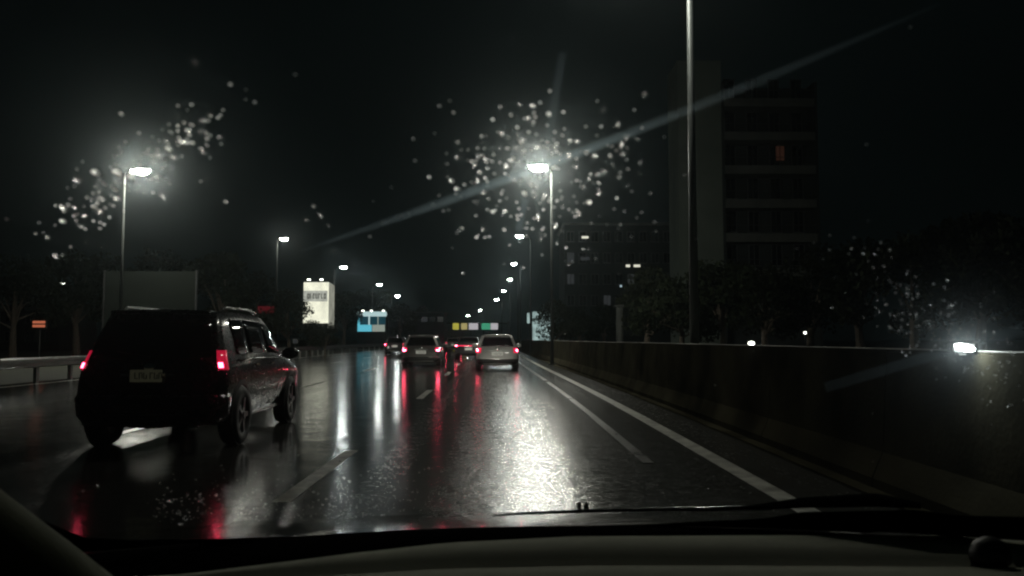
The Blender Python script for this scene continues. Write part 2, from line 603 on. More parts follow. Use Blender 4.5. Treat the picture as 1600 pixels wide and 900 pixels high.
class Body:
    """half-shell control grid C[row][col]; rows bottom -> roof edge, cols rear centre -> side -> front centre"""

    def __init__(s, L, w, zs, ws, rear, top, scale_top):
        # zs: heights of rows, ws: half width of rows (fraction), rear(z) -> y of the rear face, top: list of (y, z) of the top row
        s.L, s.w = L, w
        cols = [(0, 0.0), (0.5, 0.008), (0.86, 0.05), (0.97, 0.13), (1.0, 0.30), (1.0, 0.75), (1.0, 1.2)]
        ys_mid = [1.2 + (L - 2.0) * k / 6 for k in range(1, 7)]
        for yy in ys_mid:
            cols.append((1.0, yy))
        cols += [(0.985, L - 0.45), (0.93, L - 0.2), (0.75, L - 0.07), (0.4, L - 0.01), (0, L)]
        G = []
        for r, (z, wf) in enumerate(zip(zs, ws)):
            row = []
            for (fx, yc) in cols:
                k = max(0.0, 1 - yc / 1.2)
                if r == len(zs) - 1:
                    y = yc + rear(z) * k
                    zt = float(np.interp(y, [p[0] for p in top], [p[1] for p in top]))
                    wt = float(np.interp(y, [p[0] for p in top], [p[2] for p in top]))
                    row.append((fx * w * wt, y, zt + 0.02 * (1 - fx)))
                else:
                    y = yc + rear(z) * k
                    ztop = float(np.interp(y, [p[0] for p in top], [p[1] for p in top]))
                    zz = min(z, ztop - 0.03 * (len(zs) - 1 - r))
                    fw = 1.0
                    row.append((fx * w * wf * fw, y, zz))
            G.append(row)
        s.G = np.array(G)
        s.nr, s.nc = s.G.shape[:2]

    def S(s, r, c):
        """surface point at (row, col) real-valued"""
        r = min(max(r, 0), s.nr - 1)
        c = min(max(c, 0), s.nc - 1)
        i = min(int(c), s.nc - 2)
        t = c - i
        ci = [max(0, i - 1), i, i + 1, min(s.nc - 1, i + 2)]
        j = min(int(r), s.nr - 2)
        u = r - j
        A = [cr(*(s.G[j2][k] for k in ci), t) for j2 in (j, j + 1)]
        p = A[0] * (1 - u) + A[1] * u
        bul = math.sin(math.pi * u) * 0.012
        p = np.array([p[0] * (1 + bul), p[1], p[2]])
        return Vector(p)

    def N(s, r, c, side):
        e = 0.05
        a = s.S(r, c + e) - s.S(r, c - e)
        b = s.S(r + e, c) - s.S(r - e, c)
        n = a.cross(b)
        if n.length < 1e-9:
            n = Vector((0, -1, 0))
        n.normalize()
        p = s.S(r, c)
        ctr = Vector((0, s.L / 2, 0.6))
        if n.dot(p - ctr) < 0:
            n = -n
        if side < 0:
            n.x = -n.x
        return n

    def P(s, r, c, o=0.0):
        """signed col: negative col is the mirrored (left) half"""
        sd = -1 if c < 0 else 1
        p = s.S(r, abs(c))
        n = s.N(r, max(abs(c), 0.06), sd)
        p = Vector((p.x * sd, p.y, p.z))
        return p + n * o


def patch(b, r0, r1, c0, c1, off_, m, name, parent, nr=4, nc=6, th=0.015, skew=0.0):
    P = []
    for i in range(nr + 1):
        row = []
        for j in range(nc + 1):
            u = i / nr
            c = c0 + (c1 - c0) * j / nc
            c += skew * u * (1 if c0 < 0 and c1 <= 0 else 1)
            row.append(b.P(r0 + (r1 - r0) * u, c, off_))
        P.append(row)
    return solid_sheet(name, P, th, m, parent)


def make_wheel(parent, x, y, r, side):
    bm = bmesh.new()
    prof = [(-0.11, r * 0.62), (-0.11, r * 0.93), (-0.07, r), (0.07, r), (0.11, r * 0.93), (0.11, r * 0.62)]
    n = 28
    rings = []
    for k in range(n):
        a = 2 * math.pi * k / n
        rings.append([bm.verts.new((px_, math.cos(a) * rr, math.sin(a) * rr)) for px_, rr in prof])
    for k in range(n):
        for i in range(len(prof)):
            j = (i + 1) % len(prof)
            bm.faces.new((rings[k][i], rings[k][j], rings[(k + 1) % n][j], rings[(k + 1) % n][i]))
    wh = finish(bm, 'wheel', M['rubber'], parent, smooth=True)
    wh.location = (x, y, r)
    bm = bmesh.new()
    for k in range(5):
        a = 2 * math.pi * k / 5
        box(bm, (side * 0.09, math.cos(a) * r * 0.32, math.sin(a) * r * 0.32), (0.03, r * 0.6, r * 0.16), 0, a)
    bmesh.ops.create_cone(bm, cap_ends=True, segments=20, radius1=r * 0.16, radius2=r * 0.13, depth=0.05, matrix=Matrix.Translation((side * 0.1, 0, 0)) @ Matrix.Rotation(R(90), 4, 'Y'))
    bmesh.ops.create_cone(bm, cap_ends=True, segments=24, radius1=r * 0.62, radius2=r * 0.62, depth=0.14, matrix=Matrix.Translation((side * 0.0, 0, 0)) @ Matrix.Rotation(R(90), 4, 'Y'))
    finish(bm, 'rim', M['rim'], wh)


def make_car(name, label, cat, loc, rz, paint, kind, lit=1.0, lights='square', plate='plate', group=None, detail=True, rails=False):
    t = thing(name, label, cat, loc, rz, group)
    if kind == 'suv':
        L, w = 4.45, 0.86
        zs = [0.30, 0.52, 0.80, 1.02, 1.60]
        ws = [0.90, 0.985, 1.0, 0.955, 0.74]
        rear = lambda z: float(np.interp(z, [0.3, 0.5, 0.65, 0.9, 1.05, 1.6], [0.10, 0.0, 0.01, 0.06, 0.10, 0.42]))
        top = [(0.0, 1.57, 0.74), (0.45, 1.61, 0.75), (1.2, 1.64, 0.77), (2.3, 1.62, 0.77), (2.7, 1.50, 0.78), (3.25, 1.08, 0.86), (3.6, 1.0, 0.88), (4.2, 0.88, 0.85), (4.45, 0.76, 0.8)]
        wr = 0.36
        ax = (0.78, 3.45)
    elif kind == 'hatch':
        L, w = 4.05, 0.86
        zs = [0.24, 0.46, 0.72, 0.95, 1.44]
        ws = [0.90, 0.985, 1.0, 0.95, 0.72]
        rear = lambda z: float(np.interp(z, [0.24, 0.42, 0.58, 0.8, 0.95, 1.44], [0.08, 0.0, 0.01, 0.07, 0.12, 0.40]))
        top = [(0.0, 1.40, 0.70), (0.4, 1.44, 0.72), (1.1, 1.48, 0.74), (2.0, 1.46, 0.75), (2.4, 1.34, 0.76), (3.0, 0.98, 0.86), (3.4, 0.90, 0.88), (3.85, 0.78, 0.85), (4.05, 0.66, 0.8)]
        wr = 0.32
        ax = (0.68, 3.2)
    else:  # sedan
        L, w = 4.5, 0.88
        zs = [0.24, 0.46, 0.74, 0.96, 1.02]
        ws = [0.90, 0.985, 1.0, 0.95, 0.84]
        rear = lambda z: float(np.interp(z, [0.24, 0.42, 0.58, 0.8, 1.02], [0.08, 0.0, 0.0, 0.04, 0.10]))
        top = [(0.0, 1.02, 0.84), (0.55, 1.05, 0.84), (0.75, 1.08, 0.82), (1.35, 1.38, 0.72), (1.9, 1.44, 0.72), (2.5, 1.42, 0.73), (2.8, 1.32, 0.75), (3.4, 0.98, 0.86), (3.9, 0.88, 0.87), (4.3, 0.76, 0.84), (4.5, 0.66, 0.8)]
        wr = 0.32
        ax = (0.95, 3.6)
    b = Body(L, w, zs, ws, rear, top, 1)
    # shell
    bm = bmesh.new()
    nR, nC = 14, 54
    cmax = b.nc - 1
    for sd in (1, -1):
        P = [[Vector((b.S(i * (b.nr - 1) / nR, j * cmax / nC).x * sd, *b.S(i * (b.nr - 1) / nR, j * cmax / nC)[1:])) for j in range(nC + 1)] for i in range(nR + 1)]
        grid_mesh(bm, P)
    # top: roof, windscreen slope, hood
    TP = []
    for j in range(nC + 1):
        p = b.S(b.nr - 1, j * cmax / nC)
        row = [Vector((p.x * s, p.y, p.z + 0.035 * (1 - s * s) * min(1, p.x / 0.5))) for s in [-1, -0.75, -0.5, -0.25, 0, 0.25, 0.5, 0.75, 1]]
        TP.append(row)
    grid_mesh(bm, TP)
    # floor
    FP = []
    for j in range(nC + 1):
        p = b.S(0, j * cmax / nC)
        FP.append([Vector((-p.x, p.y, p.z)), Vector((0, p.y, p.z - 0.03)), Vector((p.x, p.y, p.z))])
    grid_mesh(bm, FP)
    bmesh.ops.remove_doubles(bm, verts=bm.verts, dist=0.004)
    body = finish(bm, 'body', paint, t, smooth=True)
    rt = b.nr - 1
    # glass
    if kind != 'sedan':
        P = []
        rw = solid = patch(b, rt - 0.90, rt - 0.14, -1.95, 1.95, 0.006, M['glass'], 'rear_window', t, 5, 14)
        otube('rear_wiper', [b.P(rt - 0.9, 0.0, 0.03), b.P(rt - 0.86, -0.5, 0.035), b.P(rt - 0.80, -1.0, 0.03)], 0.008, M['black'], rw, 6)
        # spoiler lip
        P = []
        for j in range(13):
            c = -2.2 + 4.4 * j / 12
            p = b.P(rt, c, 0)
            P.append([p + Vector((0, 0.10, 0.035)), p + Vector((0, -0.05, 0.035)), p + Vector((0, -0.11, 0.01)), p + Vector((0, -0.05, -0.02))])
        solid_sheet('spoiler', P, 0.012, paint, t)
        bl = obox('high_brake_light', b.P(rt, 0, 0) + Vector((0, -0.115, 0.008)), (0.28, 0.015, 0.02), M['galv'], t)
    else:
        # rear window on the sloping top
        P = []
        for i in range(6):
            y = 0.80 + 0.5 * i / 5
            z = float(np.interp(y, [p[0] for p in top], [p[1] for p in top]))
            hw = float(np.interp(y, [p[0] for p in top], [p[2] for p in top])) * w * 0.84
            P.append([Vector((hw * s, y, z + 0.035 * (1 - s * s * 0.84) + 0.012)) for s in (-1, -0.6, -0.2, 0.2, 0.6, 1)])
        solid_sheet('rear_window', P, 0.012, M['glass'], t)
    # windscreen
    ya, yb_ = [(p[0]) for p in top if p[1] > 1.3][-1], [p[0] for p in top if p[1] < 1.1 and p[0] > 2][0]
    P = []
    for i in range(6):
        y = ya + 0.04 + (yb_ - ya - 0.1) * i / 5
        z = float(np.interp(y, [p[0] for p in top], [p[1] for p in top]))
        hw = float(np.interp(y, [p[0] for p in top], [p[2] for p in top])) * w * 0.9
        P.append([Vector((hw * s, y, z + 0.035 * (1 - s * s * 0.81) + 0.012)) for s in (-1, -0.6, -0.2, 0.2, 0.6, 1)])
    solid_sheet('windscreen', P, 0.012, M['glass'], t)

    def col_of_y(y, r):
        best = min((abs(b.S(r, c).y - y), c) for c in np.linspace(3, b.nc - 4, 120))
        return best[1]
    # side windows
    if kind != 'sedan':
        spans = [(0.75, 1.25), (1.33, 2.15), (2.23, 2.95)] if kind == 'suv' else [(0.62, 1.0), (1.08, 1.8), (1.88, 2.6)]
        for sd in (1, -1):
            for a0, a1 in spans:
                P = []
                for i in range(4):
                    u = 0.16 + 0.70 * i / 3
                    row = []
                    for j in range(6):
                        yy = a0 + (a1 - a0) * j / 5
                        c = col_of_y(yy, rt - 1)
                        pb = b.S(rt - 1, c)
                        ct = col_of_y(min(yy, ya + 0.25), rt)
                        pt = b.S(rt, ct)
                        pt = Vector((pt.x, pt.y if yy > ya else yy, pt.z))
                        p = pb.lerp(pt, u)
                        row.append(Vector((sd * (p.x + 0.016), p.y, p.z)))
                    P.append(row)
                solid_sheet('side_window', P, 0.008, M['glass'], t)
    else:
        for sd in (1, -1):
            P = []
            for i in range(4):
                u = i / 3
                row = []
                for j in range(6):
                    yy = (1.15 + 0.25 * u) + ((3.1 - 0.45 * u) - (1.15 + 0.25 * u)) * j / 5
                    row.append(Vector((sd * (w * (0.90 - 0.17 * u)), yy, 1.03 + 0.31 * u)))
                P.append(row)
            solid_sheet('side_window', P, 0.02, M['glass'], t)
    # lamps
    lm = M['tail_lit'] if lit > 0 else M['tail']
    bulb = M['bulb'] if lit >= 1 else M['bulb_dim']
    for sd in (1, -1):
        if lights == 'square':
            tr = 0.42 if kind == 'suv' else 0.0
            tl = patch(b, 2.05 + tr * 1.4, 2.95 + tr * 0.7, sd * (2.3 if kind == 'suv' else 1.75), sd * 3.75, 0.008, M['tail'] if kind == 'suv' else M['tail_red'], 'tail_light', t, 4, 5, 0.03)
            P = [[b.P(2.32 + tr + (0.26 if kind == 'suv' else 0.36) * i / 3, sd * (2.35 + (0.5 if kind == 'suv' else 0.75) * j / 3), 0.018) for j in range(4)] for i in range(4)]
            solid_sheet('bulb', P, 0.01, M['bulb_suv'] if kind == 'suv' else bulb, tl)
        elif lights == 'hook':
            tl = patch(b, 2.15, 2.85, sd * 1.7, sd * 3.6, 0.008, M['tail_red'], 'tail_light', t, 4, 6, 0.03)
            P = [[b.P(2.28 + 0.24 * k - 0.20 * (1 - abs(j - 3) / 3.0) + 0.30 * (1 if j < 1 else 0), sd * (3.2 - 1.35 * j / 5), 0.018) for k in range(2)] for j in range(6)]
            solid_sheet('bulb', P, 0.01, bulb, tl)
        else:  # bar
            tl = patch(b, 2.45, 2.85, sd * 1.9, sd * 3.6, 0.008, M['tail'], 'tail_light', t, 3, 6, 0.03)
            P = [[b.P(2.5 + 0.18 * i, sd * (1.95 + 1.5 * j / 4), 0.018) for j in range(5)] for i in range(2)]
            solid_sheet('bulb', P, 0.01, bulb, tl)
    if lights == 'bar':
        P = [[b.P(2.55 + 0.12 * i, -1.9 + 3.8 * j / 6, 0.012) for j in range(7)] for i in range(2)]
        solid_sheet('light_bar', P, 0.012, M['tail_lit'], t)
    # bumper
    P = []
    for j in range(19):
        c = -3.9 + 7.8 * j / 18
        P.append([b.P(0.02, c, 0.0), b.P(0.25, c, 0.03), b.P(0.6, c, 0.045), b.P(0.95 if kind == 'hatch' else 1.35, c, 0.03), b.P(1.1 if kind == 'hatch' else 1.5, c, 0.0)])
    bp = solid_sheet('rear_bumper', P, 0.012, M['black'] if kind == 'hatch' else paint, t)
    P = []
    for j in range(13):
        c = -1.9 + 3.8 * j / 12
        P.append([b.P(0.5, c, 0.05), b.P(0.75, c, 0.06)])
    solid_sheet('bumper_grille', P, 0.01, M['black'], bp)
    P = []
    for j in range(13):
        c = -1.6 + 3.2 * j / 12
        P.append([b.P(0.2, c, 0.05), b.P(0.42, c, 0.062)])
    solid_sheet('skid_trim', P, 0.012, M['galv'] if kind == 'hatch' else M['black'], bp)
    # front bumper
    P = []
    for j in range(19):
        c = (b.nc - 1) - 4.2 + 4.2 * j / 18
        P.append([b.P(0.1, c, 0.02), b.P(0.8, c, 0.03), b.P(1.4, c, 0.01)])
    # plate, emblem, handle
    pl = b.P(2.0 if kind == 'suv' else 1.75, 0.0, 0.03)
    pz = {'suv': 0.88, 'hatch': 0.70, 'sedan': 0.66}[kind]
    pw = 0.36 if kind == 'suv' else 0.46
    plo = obox('number_plate', (0, pl.y - 0.015, pz), (pw, 0.018, 0.14), M[plate], t, bevel=0.004)
    if detail:
        for k, xx in enumerate((-0.12, -0.07, -0.02, 0.05, 0.10, 0.15)):
            bm = bmesh.new()
            box(bm, (xx, pl.y - 0.027, pz + 0.002), (0.010, 0.006, 0.075))
            box(bm, (xx + 0.022, pl.y - 0.027, pz + (0.034 if k % 2 else -0.03)), (0.022, 0.006, 0.010))
            if k % 3:
                box(bm, (xx + 0.03, pl.y - 0.027, pz - 0.01 + 0.01 * k % 0.02), (0.010, 0.006, 0.05))
            finish(bm, 'plate_mark', M['ink'], plo)
    bm = bmesh.new()
    bmesh.ops.create_uvsphere(bm, u_segments=14, v_segments=8, radius=1)
    bmesh.ops.scale(bm, vec=(0.065, 0.015, 0.05), verts=bm.verts)
    em = finish(bm, 'emblem', M['chrome'], t, smooth=True)
    pe = b.P(rt - 1 - 0.22, 0.0, 0.012)
    em.location = pe
    obox('tailgate_trim', (0, pe.y - 0.025, pe.z - 0.085), (0.62, 0.02, 0.028), M['chrome'] if kind != 'hatch' else M['galv'], t, bevel=0.006)
    # mirrors, handles
    for sd in (1, -1):
        c = col_of_y(L * 0.66, rt - 1)
        p = b.S(rt - 1, c)
        bm = bmesh.new()
        bmesh.ops.create_uvsphere(bm, u_segments=12, v_segments=8, radius=1)
        bmesh.ops.scale(bm, vec=(0.13, 0.07, 0.09), verts=bm.verts)
        bmesh.ops.translate(bm, verts=bm.verts, vec=(sd * (p.x + 0.15), p.y, p.z + 0.07))
        mm = finish(bm, 'side_mirror', paint, t, smooth=True)
        obox('mirror_arm', (sd * (p.x + 0.04), p.y, p.z + 0.02), (0.12, 0.04, 0.03), M['black'], mm)
        for yy in (L * 0.34, L * 0.52):
            c = col_of_y(yy, 2.7)
            p = b.S(2.75, c)
            obox('door_handle', (sd * (p.x + 0.02), p.y, p.z), (0.03, 0.17, 0.028), M['chrome'], t, bevel=0.006)
        # belt trim
        pts = []
        for k in range(9):
            yy = L * 0.17 + (L * 0.5) * k / 8
            c = col_of_y(yy, rt - 1)
            p = b.S(rt - 1 + 0.04, c)
            pts.append((sd * (p.x + 0.012), p.y, p.z))
        otube('belt_trim', pts, 0.012, M['chrome'], t, 6)
        pts = []
        for k in range(7):
            yy = L * 0.27 + (L * 0.42) * k / 6
            c = col_of_y(yy, 0)
            p = b.S(0, c)
            pts.append((sd * (p.x + 0.01), p.y, p.z + 0.02))
        otube('side_sill', pts, 0.03, M['chrome'] if kind == 'suv' else M['black'], t, 8)
        if rails:
            pts = [(sd * 0.60, 0.75, 1.64), (sd * 0.61, 0.9, 1.70), (sd * 0.61, 1.9, 1.705), (sd * 0.60, 2.3, 1.66)]
            otube('roof_rail', pts, 0.018, M['galv'], t, 8)
        for a in ax:
            # arch ring, proud of the body side
            bm = bmesh.new()
            n = 18
            c = col_of_y(a, 1)
            xx = w + 0.004
            V = []
            for k in range(n + 1):
                an = math.pi * (k / n) * 1.10 - math.pi * 0.05
                V.append([bm.verts.new((sd * xq, a + math.cos(an) * rr, wr + math.sin(an) * rr)) for rr, xq in ((wr + 0.02, xx - 0.10), (wr + 0.02, xx + 0.012), (wr + 0.085, xx + 0.004), (wr + 0.085, xx - 0.10))])
            for k in range(n):
                for i in range(4):
                    j = (i + 1) % 4
                    bm.faces.new((V[k][i], V[k][j], V[k + 1][j], V[k + 1][i]))
            bm.faces.new(V[0])
            bm.faces.new(V[-1][::-1])
            bm2 = bmesh.ops.create_cone(bm, cap_ends=True, segments=28, radius1=wr + 0.03, radius2=wr + 0.03, depth=0.05,
                                        matrix=Matrix.Translation((sd * (w - 0.022), a, wr + 0.01)) @ Matrix.Rotation(R(90), 4, 'Y'))
            finish(bm, 'wheel_arch', M['black'], t)
            make_wheel(t, sd * (w - 0.075), a, wr, sd)
    otube('exhaust_pipe', [(0.5, 0.02, 0.27), (0.5, 0.4, 0.27)], 0.03, M['chrome'], t, 10)
    # headlamps on the front corners
    for sd in (1, -1):
        patch(b, 2.1, 2.9, sd * (b.nc - 1 - 3.2), sd * (b.nc - 1 - 1.6), 0.006, M['glass'], 'headlight', t, 3, 4, 0.02)
    return t


suv = make_car('four_wheel_drive', 'black wet four-wheel drive with roof rails in the lane to the left, nearest vehicle', 'car',
               (-4.12, 9.25, 0), R(2.4), M['p_black'], 'suv', lit=1.0, lights='square', plate='plate', rails=True)
silver = make_car('hatchback', 'silver hatchback ahead in the right lane with both brake lights lit', 'car',
                  (-0.34, 33.0, 0), R(1.2), M['p_silver'], 'hatch', lit=1, lights='square', plate='plate_w')
sedan = make_car('hatchback', 'grey hatchback in the middle lane with hook-shaped red lights', 'car',
                 (-3.9, 37.0, 0), R(1.2), M['p_grey'], 'hatch', lit=1, lights='hook', plate='plate_w')
c3 = make_car('hatchback', 'dark hatchback left of the grey one, third lane across', 'car',
              (-9.4, 68, 0), R(1.0), M['p_dark'], 'hatch', lit=1, lights='square', plate='plate_w', detail=False)
c4 = make_car('sedan', 'dark saloon with a red light bar, half hidden behind the silver hatchback', 'car',
              (-2.4, 52.0, 0), R(1.0), M['p_dark'], 'sedan', lit=1, lights='bar', plate='plate_w', detail=False)
c5 = make_car('hatchback', 'small far hatchback beyond the saloon in the middle lane', 'car',
              (-5.6, 86.0, 0), R(1.5), M['p_grey'], 'hatch', lit=1, lights='square', plate='plate_w', detail=False)

# ------------------------------------------------------------------ billboards, kiosk, gantry, signs
# unlit billboard behind the four-wheel drive
a = at(165, 424, 45)
b_ = at(305, 492, 45)
t = thing('billboard', 'large unlit grey billboard standing behind the black four-wheel drive', 'billboard', ((a.x + b_.x) / 2, 45, 0))
wd, zt, zb_ = b_.x - a.x, a.z, b_.z - 1.0
obox('panel', (0, 0, (zt + zb_) / 2), (wd, 0.12, zt - zb_), M['panel_dark'], t, bevel=0.02)
for s in (-1, 1):
    otube('post', [(s * wd * 0.3, 0.16, 0), (s * wd * 0.3, 0.16, zt - 0.3)], 0.09, M['steel'], t)
    obox('panel_frame', (s * (wd / 2 + 0.03), 0, (zt + zb_) / 2), (0.06, 0.18, zt - zb_ + 0.1), M['steel'], t)

# white floodlit billboard, face + side face
Y = 80
a = at(475, 441, Y)
b_ = at(513, 505, Y)
t = thing('lit_billboard', 'tall floodlit cream billboard box left of the road, dark lettering across its face', 'billboard', ((a.x + b_.x) / 2, Y, 0))
wd = b_.x - a.x
zt, zb_ = a.z, b_.z
H = zt - zb_


def gradient_emit(name, col, s0, s1, z0, z1, nscale=1.5):
    m = bpy.data.materials.new(name)
    m.use_nodes = True
    n = m.node_tree.nodes
    l = m.node_tree.links
    n.remove(n['Principled BSDF'])
    e = n.new('ShaderNodeEmission')
    e.inputs['Color'].default_value = (*col, 1)
    x = n.new('ShaderNodeTexCoord')
    nn = n.new('ShaderNodeTexNoise')
    nn.inputs['Scale'].default_value = nscale
    mr = n.new('ShaderNodeMapRange')
    mr.inputs['To Min'].default_value = s0
    mr.inputs['To Max'].default_value = s1
    mr.inputs['From Min'].default_value = 0.3
    mr.inputs['From Max'].default_value = 0.7
    l.new(x.outputs['Object'], nn.inputs['Vector'])
    l.new(nn.outputs['Fac'], mr.inputs['Value'])
    l.new(mr.outputs['Result'], e.inputs['Strength'])
    l.new(e.outputs[0], n['Material Output'].inputs['Surface'])
    return m


M['box_face'] = gradient_emit('backlit_cream_sheet', (1.0, 0.97, 0.78), 0.75, 1.15, zb_, zt, 0.9)
M['box_grey'] = gradient_emit('backlit_printed_band', (0.9, 0.9, 0.8), 0.28, 0.55, zb_, zt, 3)
M['box_side'] = gradient_emit('backlit_side_sheet', (0.95, 0.93, 0.78), 0.18, 0.34, zb_, zt, 0.8)
obox('face_sheet', (0, 0, zb_ + H / 2), (wd, 0.2, H), M['box_face'], t)
obox('printed_band', (-0.05, -0.115, zb_ + H * 0.66), (wd * 0.96, 0.02, H * 0.26), M['box_grey'], t)
rr = random.Random(3)
for k in range(7):
    x0 = -wd * 0.33 + k * wd * 0.11
    bm = bmesh.new()
    box(bm, (x0, -0.135, zb_ + H * 0.66), (0.06, 0.015, H * 0.13))
    if k % 2 == 0:
        box(bm, (x0 + 0.09, -0.135, zb_ + H * (0.66 + 0.05)), (0.12, 0.015, 0.08))
    if k % 3 != 1:
        box(bm, (x0 + 0.09, -0.135, zb_ + H * (0.66 - 0.05)), (0.12, 0.015, 0.08))
    if k % 3 == 0:
        box(bm, (x0 + 0.16, -0.135, zb_ + H * 0.66), (0.05, 0.015, H * 0.12))
    finish(bm, 'letter', M['steel'], t)
bm = bmesh.new()
P0 = Vector((wd / 2 + 0.02, 0, 0))
xs = at(523, 441, Y + 2.5).x - t.location.x
for nm, mt_, z0, z1 in (('side_sheet', M['box_side'], zb_ - 0.6, zt - 0.25),):
    bm = bmesh.new()
    vs = [bm.verts.new(p) for p in ((wd / 2 + 0.02, 0.0, z0), (xs, 2.5, z0), (xs, 2.5, z1 + 0.1), (wd / 2 + 0.02, 0.0, z1 + 0.25),
                                    (wd / 2 - 0.1, 0.12, z0), (xs - 0.1, 2.6, z0), (xs - 0.1, 2.6, z1 + 0.1), (wd / 2 - 0.1, 0.12, z1 + 0.25))]
    for f in ((0, 1, 2, 3), (7, 6, 5, 4), (0, 4, 5, 1), (1, 5, 6, 2), (2, 6, 7, 3), (3, 7, 4, 0)):
        bm.faces.new([vs[i] for i in f])
    finish(bm, nm, mt_, t)
for s in (-0.25, 0.25):
    otube('post', [(s * wd, 0.3, 0), (s * wd, 0.3, zb_ + 0.5)], 0.14, M['steel'], t)
    fl = otube('spot_arm', [(s * wd, 0.0, zt), (s * wd, -0.5, zt + 0.25)], 0.03, M['steel'], t, 6)
    obox('spot_head', (s * wd, -0.55, zt + 0.22), (0.3, 0.16, 0.12), M['dim_lamp'], fl)

# turquoise kiosk
Y = 110
a = at(559, 487, Y)
b_ = at(603, 518, Y)
t = thing('kiosk', 'small kiosk with glowing white and turquoise fascia and panels left of the road', 'kiosk', ((a.x + b_.x) / 2, Y, 0))
wd = b_.x - a.x
zt, zb_ = a.z, b_.z
H = zt - zb_
M['k_white'] = emis('kiosk_white', (0.72, 0.97, 1.0), 0.62)
M['k_cyan'] = emis('kiosk_turquoise', (0.18, 0.78, 1.0), 0.62)
M['k_dark'] = emis('kiosk_dim_glass', (0.03, 0.16, 0.22), 0.25)
M['k_grey'] = emis('kiosk_print', (0.62, 0.70, 0.62), 0.42)
obox('fascia', (0, -0.25, zt - H * 0.12), (wd * 1.04, 0.5, H * 0.24), M['k_white'], t)
obox('cabin', (0, 1.2, (zt - 0.2) / 2), (wd * 0.98, 2.2, zt - 0.3), M['render_dark'], t)
for k, (x0, x1, mm) in enumerate(((-0.5, -0.42, 'k_cyan'), (-0.12, -0.07, 'k_white'), (0.2, 0.23, 'k_grey'))):
    obox('window_post', ((x0 + x1) / 2 * wd, 0.0, zb_ + H * 0.55), ((x1 - x0) * wd, 0.12, H * 0.5), M[mm], t)
for x0, x1 in ((-0.42, -0.12), (-0.07, 0.2), (0.23, 0.48)):
    obox('window', ((x0 + x1) / 2 * wd, 0.05, zb_ + H * 0.57), ((x1 - x0) * wd - 0.02, 0.04, H * 0.44), M['k_dark'], t)
obox('lower_panel', (-0.25 * wd, -0.02, zb_ + H * 0.17), (0.5 * wd - 0.02, 0.12, H * 0.34), M['k_cyan'], t)
obox('lower_panel', (0.24 * wd, -0.02, zb_ + H * 0.17), (0.44 * wd, 0.12, H * 0.34), M['k_grey'], t)
obox('plinth', (0, 0.1, zb_ / 2), (wd, 0.4, zb_ - 0.02), M['render_dark'], t)
for xx in (-0.3, 0.0, 0.42):
    obox('roof_light', (xx * wd, -0.4, zt + 0.10), (0.28, 0.2, 0.16), M['dim_lamp'], t)

# gantry with five signs over the bend
Y = 235
a = at(704, 503, Y)
b_ = at(781, 516, Y)
t = thing('sign_gantry', 'far overhead gantry carrying small yellow, white and green signs above the cars', 'gantry', ((a.x + b_.x) / 2, Y, 0))
cx = t.location.x
zt, zb_ = a.z, b_.z
for s in (a.x - cx - 2.5, b_.x - cx + 2.5):
    otube('leg', [(s, 0.3, 0), (s, 0.3, zt + 0.3)], 0.2, M['steel'], t)
otube('beam', [(a.x - cx - 2.5, 0.3, zt - 0.4), (b_.x - cx + 2.5, 0.3, zt - 0.4)], 0.2, M['steel'], t)
M['s_y'] = emis('sign_yellow', (0.95, 0.85, 0.12), 0.42)
M['s_y2'] = emis('sign_ochre', (0.95, 0.78, 0.32), 0.38)
M['s_w'] = emis('sign_white', (0.86, 0.80, 0.86), 0.5)
M['s_g'] = emis('sign_green', (0.10, 0.62, 0.36), 0.45)
for (x0, x1, k) in ((707.5, 717, 's_y'), (720.5, 730, 's_y2'), (732.5, 747, 's_w'), (752.5, 766, 's_g'), (766.6, 778, 's_w')):
    p0, p1 = at(x0, 505, Y), at(x1, 515, Y)
    obox('sign_panel', ((p0.x + p1.x) / 2 - cx, 0, (p0.z + p1.z) / 2), (p1.x - p0.x, 0.12, p0.z - p1.z), M[k], t)

# orange striped sign on the left
Y = 42
a = at(52, 501, Y)
b_ = at(71, 512, Y)
t = thing('striped_sign', 'small orange sign with two glowing bars at the far left beyond the guard rail', 'sign', ((a.x + b_.x) / 2, Y, 0))
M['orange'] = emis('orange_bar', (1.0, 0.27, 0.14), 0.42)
wd = b_.x - a.x
obox('sign_board', (0, 0, (a.z + b_.z) / 2), (wd + 0.12, 0.06, a.z - b_.z + 0.12), M['steel'], t)
hh = (a.z - b_.z)
obox('bar', (0, -0.045, b_.z + hh * 0.78), (wd, 0.02, hh * 0.36), M['orange'], t)
obox('bar', (0, -0.045, b_.z + hh * 0.24), (wd, 0.02, hh * 0.36), M['orange'], t)
otube('post', [(0, 0.06, 0), (0, 0.06, a.z)], 0.04, M['steel'], t)

# dim red shop sign behind the trees
Y = 75
p = at(417, 484, Y)
t = thing('shop_sign', 'dim dark red sign between the trees left of the cream billboard', 'sign', (p.x, Y, 0))
M['dimred'] = emis('dim_red_sheet', (0.9, 0.06, 0.10), 0.07)
obox('sign_board', (0, 0, p.z), (1.6, 0.15, 0.65), M['dimred'], t, rz=R(10))
otube('post', [(0, 0.12, 0), (0, 0.12, p.z)], 0.06, M['steel'], t)

